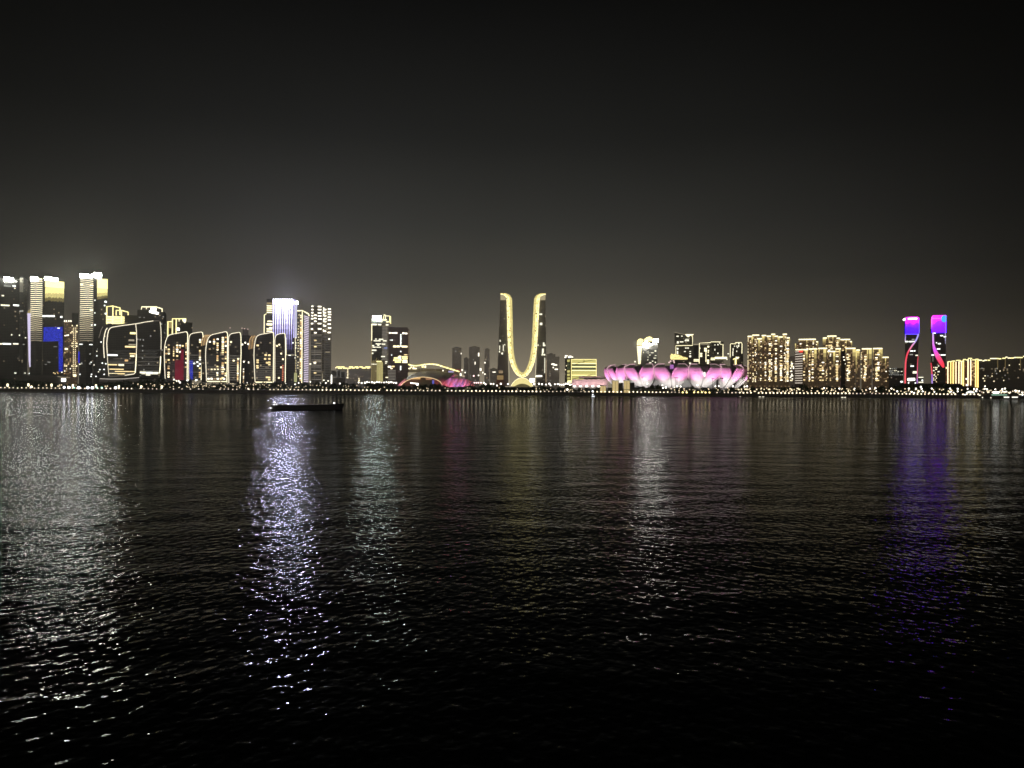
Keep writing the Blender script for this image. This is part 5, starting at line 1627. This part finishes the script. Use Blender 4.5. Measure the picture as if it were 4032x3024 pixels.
for i, (label, xa, xb, ya, hut) in enumerate((('long dark slab building nearest the golden columns, with a low lamp lined roof', 3853, 3898, 1420, 0), ('long dark slab building with a small rise in its lamp lined roof', 3898, 3946, 1411, 3928),
                                               ('long dark slab building with stepped yellow roof lamps, last but one', 3946, 3992, 1408, 3958), ('long dark slab building cut by the right edge under yellow roof lamps', 3992, 4075, 1405, 4018))):
    b = Building('slab_building', label, 'building', xa, xb, 1660 + 10 * i, 'dark slab buildings at the end of the row')
    b.body(xa, xb, ya + 4, facade('slab_front', slab=(.20, .18, .16), glass=(.07, .065, .06), lit=.03, s=.3, floor=3.2, bay=3.4, dim=.004), 22)
    b.body((xa + xb) / 2 - 8, (xa + xb) / 2 + 8, ya - 1, GREY, 10, ya + 4, 6, 'roof_hut')
    x = xa
    while x < xb - 6:
        w = rnd.uniform(7, 15)
        dy = rnd.choice((-3.5, -1, 0, 1, 1))
        b.bar('roof_lamp', x, min(xb, x + w), ya + dy, ya + dy + 3.4, YEL if rnd.random() < .5 else CREAM)
        x += w + rnd.uniform(-2, 2.5)
    if hut:
        b.bar('wall_wash', hut - 1.2, hut + 1.2, ya + 4, ya + 44, PAINTED_WASH[2], .5)  # glowing bar painted as light running down the wall
    scatter_windows(b, xa + 4, xb - 4, ya + 30, 1505, 6, 10, .13, 4, 3.4, 9, 2, [WINS[1], WINS[3], WHITEWINS[2]])

# ------------------------------------------------------------------ trees along the far bank
LEAF = []
for nm, c in (('leaf_dark', (.040, .058, .024)), ('leaf_mid', (.055, .072, .030)), ('leaf_olive', (.072, .070, .028))):
    LEAF.append(matte(nm, c, .7, .45, .5))
BARK = matte('bark', (.07, .055, .04), .9)


def crown_mesh(seed, w, h, n, mat):
    r = random.Random(seed)
    lobes = [(r.uniform(-.32, .32) * w, r.uniform(-.3, .3) * w, h * r.uniform(.30, .78), r.uniform(.20, .34) * w) for _ in range(8)]
    v, f = [], []
    for _ in range(n):
        lx, ly, lz, lr = r.choice(lobes)
        d = Vector((r.gauss(0, 1), r.gauss(0, 1), r.gauss(0, 1))).normalized() * lr * r.uniform(.45, 1.0) ** .5
        c = Vector((lx + d.x, ly + d.y, lz + d.z * .85))
        a = Vector((r.gauss(0, 1), r.gauss(0, 1), r.gauss(0, 1))).normalized()
        e = a.orthogonal().normalized()
        g = a.cross(e)
        s = r.uniform(.45, 1.0) * w / 14
        k = len(v)
        v += [c - e * s - g * s * .6, c + e * s - g * s * .5, c + e * s * .7 + g * s, c - e * s * .8 + g * s * .8]
        f.append((k, k + 1, k + 2, k + 3))
    return new_mesh('crown', v, f, mat)


def trunk_mesh(seed, h):
    r = random.Random(seed)
    v, f = [], []

    def limb(p, q, r0, r1):
        k = len(v)
        d = (Vector(q) - Vector(p)).normalized()
        e = d.orthogonal().normalized()
        g = d.cross(e)
        for c_, rr in ((p, r0), (q, r1)):
            for i in range(6):
                a = i * math.pi / 3
                v.append(Vector(c_) + e * math.cos(a) * rr + g * math.sin(a) * rr)
        for i in range(6):
            f.append((k + i, k + (i + 1) % 6, k + 6 + (i + 1) % 6, k + 6 + i))
    top = (r.uniform(-.4, .4), r.uniform(-.4, .4), h * .5)
    limb((0, 0, -.3), top, .45, .28)
    for i in range(5):
        a = i * 1.26 + r.uniform(-.4, .4)
        limb(top, (math.cos(a) * h * .22, math.sin(a) * h * .22, h * r.uniform(.6, .8)), .24, .08)
    return new_mesh('trunk', v, f, BARK)


PROTO = []
for i in range(6):
    w, h = (13, 14, 11, 15, 12, 9)[i], (12, 11, 13, 13.5, 10, 12)[i]
    PROTO.append((crown_mesh(40 + i, w, h, 420, LEAF[i % 3]), trunk_mesh(70 + i, h), h))

# top of the belt of trees in photo pixels, read along the bank
BELT = [(0, 1492), (110, 1494), (250, 1505), (380, 1503), (470, 1500), (560, 1493), (640, 1490), (700, 1505), (800, 1505), (900, 1503), (990, 1506), (1090, 1500), (1160, 1514), (1210, 1504), (1240, 1500), (1290, 1512), (1350, 1508),
        (1420, 1512), (1510, 1508), (1560, 1514), (1600, 1510), (1660, 1514), (1720, 1508), (1760, 1519), (1830, 1516), (1900, 1512), (1960, 1517), (2010, 1518), (2060, 1524), (2110, 1518), (2180, 1519), (2250, 1523), (2330, 1523),
        (2400, 1530), (2480, 1530), (2540, 1516), (2600, 1512), (2640, 1520), (2700, 1521), (2780, 1522), (2850, 1521), (2940, 1522), (3000, 1524), (3080, 1524), (3150, 1516), (3230, 1520), (3330, 1522), (3420, 1526), (3490, 1520),
        (3540, 1510), (3700, 1511), (3790, 1512), (3830, 1522), (3900, 1528), (3960, 1528), (4032, 1530)]
LAND = [(0, 'the dark tower at the left edge'), (120, 'the yellow topped twin towers'), (310, 'the tallest banded tower'), (430, 'the largest curved glass building'), (650, 'the red glowing rounded building'), (800, 'the amber ribbed rounded building'),
        (985, 'the white striped tower'), (1180, 'the lilac lined corner tower'), (1310, 'the long grey slab building'), (1460, 'the tower with dazzling roof lamps'), (1600, 'the wavy roofed hall'), (1830, 'the hazy far towers'),
        (1990, 'the golden gate tower'), (2160, 'the yellow cube building'), (2400, 'the lotus stadium, nearer its gold pillars'), (2650, 'the lotus stadium, nearer its apartment end'), (2945, 'the tall brown apartment row'), (3125, 'the banded block and front apartments'),
        (3310, 'the end of the front apartment row'), (3520, 'the coloured twin towers'), (3700, 'the golden light columns'), (3860, 'the dark slab buildings at the end')]


def near(px):
    r = LAND[0][1]
    for x, t in LAND:
        if px >= x:
            r = t
    return r


def belt(px):
    for (a, y), (c, z) in zip(BELT, BELT[1:]):
        if px <= c:
            return y + (z - y) * (px - a) / (c - a)
    return BELT[-1][1]


def tree(px, d, top, var):
    cm, tm, h = PROTO[var]
    p = at(px, top, d)
    s = max(.45, (p.z - GZ) / h)
    t = thing('tree', 'dark leafy tree in the riverside belt below ' + near(px), 'tree', (p.x, d, GZ), rnd.uniform(0, 6.28), 'riverside trees below ' + near(px))
    link('crown', cm, t, scale=(s * rnd.uniform(.95, 1.25), s * rnd.uniform(.95, 1.2), s))
    link('trunk', tm, t, scale=(s, s, s))


px = -12.0
while px < 4050:
    top = belt(px) + rnd.uniform(-2.5, 5.0)
    tree(px, 1312 + rnd.uniform(-12, 20), top, rnd.randrange(6))
    px += rnd.uniform(17, 27)
px = -5.0
while px < 4050:                              # nearer, lower trees and clipped ones by the promenade
    if not 2385 < px < 2500:
        tree(px, 1284 + rnd.uniform(-8, 8), belt(px) + 11 + rnd.uniform(-4, 5), rnd.randrange(6))
    px += rnd.uniform(26, 42)

# ------------------------------------------------------------------ lamps
GLOBE = {k: light_mat('globe_' + k, c, s, True) for k, c, s in (('bright', (1, .84, .55), 3.0), ('mid', (1, .84, .58), 2.0), ('dim', (1, .82, .6), 1.4), ('white', (.86, .88, 1), 6), ('green', (.40, 1, .72), 2.4),
                                                               ('yellow', (1, .78, .26), 4.5), ('road', (1, .93, .80), 5), ('small', (1, .80, .50), 1.9), ('rose', (1, .66, .66), 3.5))}
BALL = {}


def ball(mat, nseg=8):
    if mat.name not in BALL:
        v, f = [], []
        for j in range(1, 5):
            for i in range(nseg):
                a, e = i * 2 * math.pi / nseg, -math.pi / 2 + j * math.pi / 5
                v.append((math.cos(a) * math.cos(e), math.sin(a) * math.cos(e), math.sin(e)))
        v += [(0, 0, -1), (0, 0, 1)]
        for j in range(3):
            for i in range(nseg):
                f.append((j * nseg + i, j * nseg + (i + 1) % nseg, (j + 1) * nseg + (i + 1) % nseg, (j + 1) * nseg + i))
        k = 4 * nseg
        for i in range(nseg):
            f.append(((i + 1) % nseg, i, k))
            f.append((3 * nseg + i, 3 * nseg + (i + 1) % nseg, k + 1))
        BALL[mat.name] = new_mesh('globe', v, f, mat, True)
    return BALL[mat.name]


def pole_mesh():
    v, f = [], []
    for z, r in ((0, .16), (.06, .16), (.08, .08), (1, .06)):
        for i in range(6):
            v.append((math.cos(i * math.pi / 3) * r, math.sin(i * math.pi / 3) * r, z))
    for j in range(3):
        for i in range(6):
            f.append((6 * j + i, 6 * j + (i + 1) % 6, 6 * j + 6 + (i + 1) % 6, 6 * j + 6 + i))
    return new_mesh('pole', v, f, METAL)


POLE = pole_mesh()
WORD = {'bright': 'bright warm', 'mid': 'warm', 'dim': 'faint warm', 'white': 'glaring white', 'green': 'green tinted', 'yellow': 'golden', 'road': 'white', 'small': 'tiny warm', 'rose': 'rose tinted'}


def lamp(name, px, py, d, kind, r, what, cat='lamp', ground=GZ, sq=1.0):
    p = at(px, py, d)
    g = '%s %s below %s' % (WORD[kind], what, near(px))
    t = thing(name, g, cat, (p.x, d, ground), 0, g)
    link('globe', ball(GLOBE[kind]), t, (0, 0, p.z - ground), (r, r, r * sq))
    link('pole', POLE, t, (0, 0, 0), (1, 1, max(.5, p.z - ground - r * .8)))
    return t


# promenade lamps on the coping of the embankment, one about every seven metres
def zone(px):
    for x, kind, r in ((300, 'mid', 1.0), (520, 'mid', 1.15), (640, 'dim', .8), (1060, 'dim', .95), (1250, 'mid', 1.05), (1575, 'bright', 1.2), (1730, 'mid', .95), (1800, 'mid', 1.15), (2135, 'bright', 1.25), (2300, 'dim', .9), (2330, 'mid', 1.05), (2640, 'bright', 1.15),
                       (2682, 'dim', .9), (2815, 'yellow', 1.25), (2900, 'mid', .9), (3345, 'bright', 1.3), (3500, 'dim', 1.0), (3700, 'bright', 1.05), (3858, 'bright', 1.2)):
        if px < x:
            return kind, r
    return None, 0


px = 3.0
while px < 3858:
    kind, r = zone(px)
    skip = (500 < px < 1060 and rnd.random() < .35) or (2135 < px < 2300 and rnd.random() < .3) or rnd.random() < .04
    if kind and not skip:
        lamp('promenade_lamp', px + rnd.uniform(-.7, .7), horizon(px) + 16.8 + rnd.uniform(-.7, .7), SHORE + 3.2, kind, r * rnd.uniform(.85, 1.1), 'globe lamp on the embankment')
    px += 16.6 if px < 1000 else 15.9 if px < 2500 else 14.9
for px, py, kind, r in ((253, 1525, 'white', 1.7), (272, 1526, 'white', 1.9), (292, 1526.5, 'green', 1.2), (310, 1526.5, 'white', 2.1), (346, 1526.5, 'white', 2.1), (364, 1527, 'white', 2.1), (382, 1526.5, 'green', 1.4), (401, 1527, 'green', 1.6), (455, 1527, 'white', 2.0), (124, 1523, 'bright', 1.9), (978, 1531, 'mid', 1.5), (2334, 1541, 'white', 1.3), (3800, 1555, 'white', 1.3)):
    lamp('spot_lamp', px, py, SHORE + 5, kind, r, 'flood lamp on the embankment')
# tall lantern columns on the left
for px, py in ((30, 1513), (112, 1512), (203, 1513), (287, 1515), (378, 1516), (468, 1519), (556, 1520), (637, 1520)):
    p = at(px, py, 1262)
    q = at(px, py + 11, 1262)
    t = thing('lantern_column', 'tall glowing lantern column below ' + near(px), 'lantern', (p.x, 1262, GZ), 0, 'lantern columns on the left bank below ' + near(px))
    m = light_mat('lantern_glow', (1, .90, .60), 2.6, True)
    link('lantern', cube_mesh(m), t, (0, 0, (p.z + q.z) / 2 - GZ + .8), (1.9, 1.9, p.z - q.z))
    link('base', cube_mesh(METAL), t, (0, 0, (q.z - GZ) / 2), (1.2, 1.2, q.z - GZ))
    link('cap', cube_mesh(METAL), t, (0, 0, p.z - GZ + 1.1), (2.3, 2.3, .5))
# small path lamps among the trees
for x0, x1, y0, y1, n, kind, r in ((520, 1060, -7, 9, 66, 'small', .62), (640, 1060, 5, 12, 22, 'small', .6), (1060, 1420, -2, 11, 26, 'small', .6), (1420, 2300, 4, 13, 34, 'small', .6), (2640, 2900, -2, 12, 24, 'small', .75), (2900, 3350, -3, 12, 74, 'small', .95), (3350, 3560, -1, 11, 14, 'small', .95), (3560, 3900, -4, 12, 30, 'small', .95), (3850, 4032, -2, 12, 32, 'mid', .9), (150, 520, 4, 10, 12, 'small', .8)):
    for _ in range(n):
        px = rnd.uniform(x0, x1)
        lamp('path_lamp', px, horizon(px) + rnd.uniform(y0, y1), rnd.uniform(1266, 1275), kind, r * rnd.uniform(.7, 1.25), 'path lamp among trees')
# lamps of the river road behind the trees
ROAD = [(958, 1508), (973, 1508), (1125, 1509), (1162, 1513), (1176, 1508), (1222, 1503), (1262, 1509), (1283, 1508), (1338, 1510), (1412, 1506), (1424, 1508), (1437, 1507)] + [(1446 + 9.5 * k, 1506 + rnd.uniform(-2, 2)) for k in range(13)] + \
       [(1905, 1507), (1912, 1513), (1933, 1511), (1943, 1512), (1957, 1518), (1972, 1511), (2000, 1512), (2103, 1512), (2122, 1511), (2134, 1513), (2150, 1514), (2163, 1511), (2168, 1517), (2185, 1513)] + [(2196 + 8 * k, 1513 + rnd.uniform(-3, 3)) for k in range(12)] + \
       [(2234, 1534), (2548, 1510), (2608, 1517), (2611, 1527), (2622, 1526), (2666, 1521), (2680, 1522), (2746, 1517), (2817, 1521), (2830, 1520), (2886, 1521), (2932, 1522), (2942, 1521), (3245, 1528), (3305, 1530), (3365, 1530), (3425, 1530), (3447, 1528), (3510, 1530)] + \
       [(3579, 1530), (3607, 1530), (3629, 1531), (3669, 1530), (3741, 1530), (3771, 1531), (3810, 1531), (3836, 1532), (3847, 1532), (3877, 1531), (3886, 1533), (3919, 1533), (3947, 1532), (3957, 1530), (3998, 1538), (4013, 1540), (4025, 1546), (3879, 1521), (3626, 1523),
        (3450, 1540), (3533, 1541), (3590, 1543), (3600, 1547), (3617, 1542), (3633, 1541), (3679, 1543), (3744, 1542), (3755, 1546), (3771, 1541), (3844, 1540), (3962, 1542)]
for px, py in ROAD:
    lamp('road_lamp', px, py, 1268 if px > 3220 or py > 1519 else 1430, 'road', (1.15 if px > 2300 or px < 1400 else 1.45) * rnd.uniform(.8, 1.1), 'tall street lamp', 'street lamp')
for px in (1868, 1876, 1884, 1894):
    lamp('road_lamp', px, 1507, 1430, 'rose', 1.3, 'tall street lamp', 'street lamp')
lamp('light_mast', 1865, 1480, 1440, 'rose', 1.4, 'lamp on a tall thin mast beside the hall', 'mast')
for px in (2660, 2666, 2806, 2843):
    p = at(px, 1487 if px < 2700 else 1490, 1400)
    t = thing('floodlight_mast', 'pale floodlight mast before the lotus petals' + (' with a twin beside it' if px < 2700 else ' standing alone, the nearer one to the stadium middle' if px < 2830 else ' standing alone near the apartment end of the stadium'), 'mast', (p.x, 1400, GZ), 0, 'twin masts before the stadium' if px < 2700 else None)
    link('pole', POLE, t, scale=(5, 5, p.z - GZ))
    link('head', cube_mesh(matte('mast_head', (.4, .4, .4), .6)), t, (0, 0, p.z - GZ), (5, 1, 1.4))

# ------------------------------------------------------------------ landing pavilions with gold pillars
GOLD = light_mat('pillar_gold', (1, .76, .34), .62)
for i, (x0, x1, y0, y1) in enumerate(((2411, 2435, 1501, 1537), (2456, 2480, 1501, 1537), (2363, 2386, 1520, 1533))):
    lab = ('gold lit square pillar pavilion, the taller one nearer the yellow cube', 'gold lit square pillar pavilion below the first big lotus petals', 'small low gold lit box pavilion below the rose tent hall')[i]
    b = Building('pier_pavilion', lab, 'pavilion', x0, x1, 1258)
    b.body(x0, x1, y0, GOLD, 8, name='lit_pillar')
    b.bar('roof_plate', x0 - 3, x1 + 3, y0 - 3.2, y0, CREAM_DIM if i < 2 else DARK, 9, y=4)
    for k in range(3):
        xx = x0 + (x1 - x0) * k / 2
        b.bar('mullion', xx - .6, xx + .6, y0, y1 + 6, matte('bronze', (.22, .15, .07), .5), .5, y=-.4)
    if i < 2:
        b.body(x1 + 1, x1 + 19, y0 + 6, DARK, 9, name='dark_wing')
b = Building('pier_deck', 'thin dark pier deck running under the gold pillars', 'pier', 2300, 2640, 1252)
b.bar('deck', 2304, 2640, 1532.5, 1534.5, GREY, 6, y=8)
for k in range(12):
    b.bar('deck_post', 2310 + k * 29, 2311.5 + k * 29, 1534, 1546, DARK, .5, y=6)
# dark hedge-topped terrace under the coloured twin towers
b = Building('terrace_block', 'flat topped dark terrace block under the coloured twin towers', 'building', 3530, 3800, 1340)
b.slab([(3536, 1518), (3548, 1511), (3782, 1512), (3800, 1524), (3812, 1552), (3520, 1552)], matte('terrace_dark', (.045, .045, .04), .9), 30)
b.bar('parapet', 3549, 3781, 1510, 1511.4, DARK, .6)

# ------------------------------------------------------------------ harbour and boats
def hull(b, x0, x1, ytop, ybot, mat, bow=3.0, beam=5.0, name='hull'):
    outl = [(x0, ytop - .6), (x0 + (x1 - x0) * .25, ytop), (x0 + (x1 - x0) * .7, ytop - .2), (x1, ytop - 2.0), (x1 - bow, ybot), (x0 + bow * .6, ybot)]
    return b.slab(outl, mat, beam, 0, name)


BOATM = matte('boat_dark', (.035, .035, .038), .45)
def boat(label, x0, x1, yt, yb, d, lights=(), cabin=None, strips=()):
    b = Building('small_boat', label, 'boat', x0, x1, d, ground=0.0)
    hull(b, x0, x1, yt, yb, BOATM)
    if cabin:
        b.bar('cabin', cabin[0], cabin[1], cabin[2], yt + .5, matte('cabin_grey', (.16, .16, .17), .5), 3, y=2.2)
    for x, y, w, h, mt in lights:
        b.bar('boat_lamp', x - w / 2, x + w / 2, y - h / 2, y + h / 2, mt, .8)
    return b


LAMPW = light_mat('boat_white', (.9, .95, 1), 2.0, True)
LAMPY = light_mat('boat_cream', (1, .93, .7), 1.8, True)
boat('low dark boat with one lamp below the apartment end of the stadium', 2899, 2932, 1563.5, 1567.5, 1150, [(2915, 1561.8, 3, 1.6, LAMPY)], (2906, 2922, 1562))
boat('low dark boat with a line of cabin lamps below the tall brown apartment row', 2984, 3020, 1563.5, 1567.6, 1160, [(2992, 1562.5, 8, 1.8, LAMPY), (3005, 1562.5, 8, 1.8, LAMPY)], (2988, 3012, 1562))
boat('small boat with two short lamp rows below the front apartments', 3310, 3334, 1565, 1569, 1165, [(3317, 1564.6, 9, 2.2, LAMPY), (3328, 1564.6, 6, 2.6, LAMPY)], (3314, 3330, 1563.6))
boat('tiny boat with a blue white mast lamp below the yellow cube', 2322, 2346, 1562, 1566.5, 1120, [(2334, 1554, 5, 5, LAMPW), (2336, 1560.5, 12, 2.2, LAMPW)], (2330, 2340, 1556))
boat('dark moored boat beside the two lit ferries', 3903, 3942, 1563, 1572, 1170, [(3922, 1572.4, 18, 1.4, LAMPY)], (3908, 3934, 1558.5))
for x0, x1, lab in ((3948, 3980, 'moored ferry with a long bright window row, the farther from the edge'), (3980, 4014, 'moored ferry with a long bright window row, nearest the right edge')):
    b = Building('ferry', lab, 'ferry', x0, x1, 1175, ground=0.0)
    hull(b, x0, x1, 1566.5, 1574, BOATM, beam=7)
    b.bar('cabin', x0 + 3, x1 - 4, 1560.5, 1566.8, matte('ferry_white', (.5, .5, .48), .5), 5, y=3.2)
    b.bar('window_row', x0 + 5, x1 - 6, 1562, 1566.2, light_mat('ferry_windows', (1, .96, .82), 1.6, True), .4, y=.5)
    b.bar('cabin_roof', x0 + 2, x1 - 3, 1559.4, 1560.4, GREY, 6, y=3.2)
    b.bar('deck_light', x0 + 7, x1 - 9, 1574.2, 1575.6, light_mat('ferry_deck', (1, .96, .8), 1.5), .4, y=-.5)
boat('dark barge shape at the right edge of the harbour', 4010, 4046, 1560, 1570, 1180, [(4022, 1553, 20, 3, LAMPY), (4026, 1556, 6, 3, LAMPW)], (4014, 4040, 1553))
b = Building('harbour_pontoon', 'dark floating pontoon left of the moored boats', 'pontoon', 3836, 3902, 1236, ground=0.0)
b.bar('deck', 3836, 3902, 1556, 1570, DARK, 10, y=4)
b.bar('shelter', 3858, 3884, 1548, 1556, matte('shelter_brown', (.22, .16, .11), .7), 6, y=5)
for x, y in ((3866, 1571), (3876, 1571), (3890, 1571), (3902, 1566), (3869, 1565), (3860, 1556), (3856, 1556)):
    b.bar('deck_lamp', x - 2, x + 2, y - 1.6, y + 1.6, LAMPY, .8, y=-1.5)
b = Building('arched_shelter', 'bright white arched canopy by the pontoon', 'shelter', 3800, 3842, 1256)
arc = [(3803 + 36 * q, 1547 - 8 * math.sin(math.pi * q) ** .7) for q in [i / 10 for i in range(11)]]
b.slab(arc + [(3838, 1547.6), (3804, 1547.6)], light_mat('canopy_glow', (.96, 1, .88), 1.5), 6, 0, 'lit_canopy')
b.bar('back_wall', 3806, 3836, 1548, 1556, GREY, .6, y=5)
for x in (3806, 3820, 3835):
    b.bar('post', x - .7, x + .7, 1547, 1557, METAL, .4, y=.4)
b = Building('pier_hall', 'low pier hall edged with a green white light line behind the moored boats', 'building', 3900, 3968, 1256)
b.body(3904, 3966, 1552, DARK, 8)
b.bar('eave_light', 3904, 3966, 1554, 1557.4, light_mat('green_line', (.55, 1, .72), 1.0, True), .6)
b.bar('roof_light', 3910, 3934, 1542, 1549, SIGN_SOFT, 2)
b.bar('roof_light', 3944, 3966, 1540, 1545, LAMPY, 2)
for x in range(3906, 3966, 9):
    b.bar('post', x - .5, x + .5, 1557, 1561, METAL, .3, y=-.2)

# cargo barge in mid river, bow to the right
BD = 425.0
b = Building('cargo_barge', 'long black cargo barge crossing mid river with its bow raised', 'barge', 1066, 1358, BD, ground=0.0)


def cb(*p):
    return [(1040 + x / 6.144, 1540 + y / 6.144) for x, y in p]


BARGE = matte('barge_hull', (.020, .019, .022), .55)
TOPS = matte('barge_house', (.05, .05, .052), .6)
# hull with real beam, flared bow and raised ends
prof = cb((162, 352), (180, 330), (262, 325), (300, 342), (600, 340), (900, 337), (1200, 330), (1450, 322), (1700, 314), (1850, 300), (1955, 300))
kx = [b.X(p[0]) for p in prof]
sections = []
for (px, py), x in zip(prof, kx):
    q = (x - kx[0]) / (kx[-1] - kx[0])
    half_b = 4.3 * min(1, (1 - q) * 7 + .02) ** .6 * min(1, q * 12 + .72)
    zt = max(.6, b.Z(px, py))
    keel = -.6
    xb = x - (1.1 if q > .97 else 0.55 if q > .9 else 0)
    sections.append([(x, 4.5 - half_b, zt), (x, 4.5 + half_b, zt), (xb, 4.5 + half_b * .86, keel), (xb, 4.5 - half_b * .86, keel)])
v = [p for s_ in sections for p in s_]
f = []
for i in range(len(sections) - 1):
    a, c_ = 4 * i, 4 * i + 4
    f += [(a, c_, c_ + 1, a + 1), (a + 1, c_ + 1, c_ + 2, a + 2), (a + 3, a + 2, c_ + 2, c_ + 3), (a, a + 3, c_ + 3, c_)]
f += [(0, 1, 2, 3), (len(v) - 4, len(v) - 1, len(v) - 2, len(v) - 3)]
link('hull', new_mesh('hull', v, f, BARGE), b.root)
p, q = cb((620, 322), (1680, 336))
b.bar('hold_coaming', p[0], q[0], p[1] + 1.6, q[1] + 3, BARGE, 6, y=4.5)
p, q = cb((262, 304), (572, 345))
b.slab(cb((262, 345), (264, 318), (300, 304), (570, 303), (592, 336), (592, 345)), TOPS, 6, 1.6, 'wheelhouse')
for x in (330, 390, 450, 510):
    p = cb((x, 322))[0]
    b.bar('window', p[0] - 2.6, p[0] + 2.6, p[1] - 1.2, p[1] + 1.2, matte('barge_window', (.02, .025, .03), .1), .1, y=1.55)
p = cb((284, 270))[0]
b.bar('mast', p[0] - .5, p[0] + .5, p[1], p[1] + 7, METAL, .12, y=4)
p = cb((180, 268))[0]
b.bar('flag_staff', p[0] - .3, p[0] + .3, p[1] - 1, p[1] + 12, METAL, .08, y=4)
b.slab([(p[0] - 2.2, p[1]), (p[0] + 2.4, p[1] - 1.6), (p[0] + 2.2, p[1] + 2.0), (p[0] - 1.4, p[1] + 3.0)], DARK, .08, 4, 'flag')
b.slab(cb((1712, 318), (1722, 276), (1752, 266), (1772, 284), (1800, 296), (1850, 304), (1850, 318)), TOPS, 3, 3, 'forecastle')
for x, y, s_ in ((258, 272, 2.0), (304, 322, 1.8), (244, 328, 1.4), (450, 322, 1.1), (580, 316, 1.6), (170, 410, 1.6), (1697, 287, 3.2)):
    p = cb((x, y))[0]
    b.bar('deck_lamp', p[0] - s_, p[0] + s_, p[1] - s_ * .7, p[1] + s_ * .7, light_mat('barge_lamp', (1, .97, .92), 3.5, True), .3, y=-.1)

p = at(1066, 1611, BD)
v = [(p.x + 1.5, BD + 3.4, .03), (p.x + 1.5, BD + 5.8, .03), (p.x - 22, BD + 6.6, .03), (p.x - 46, BD + 6.0, .03), (p.x - 46, BD + 3.6, .03), (p.x - 22, BD + 2.6, .03)]
tag(link('wake', new_mesh('wake', v, [(0, 1, 2, 3, 4, 5)], matte('wake_foam', (.010, .010, .011), .8, .5, .8))), 'flat dark wake trailing behind the barge', None, None, 'stuff')

# ------------------------------------------------------------------ haze over the river and the city
if HAZE > 0:
    m, n, l = node_mat('haze_air')
    o = n.new('ShaderNodeOutputMaterial')
    pv = n.new('ShaderNodeVolumePrincipled')
    pv.inputs['Color'].default_value = (.78, .78, .75, 1)
    pv.inputs['Density'].default_value = HAZE
    pv.inputs['Anisotropy'].default_value = .55
    l.new(pv.outputs[0], o.inputs['Volume'])
    v = [(x, y, z) for z in (-2, 420) for x, y in ((-3500, -450), (3500, -450), (3500, 3600), (-3500, 3600))]
    me = new_mesh('haze', v, [(0, 1, 5, 4), (1, 2, 6, 5), (2, 3, 7, 6), (3, 0, 4, 7), (4, 5, 6, 7), (3, 2, 1, 0)], m)
    tag(link('haze', me), 'thin night haze over the river and the city', None, None, 'stuff')
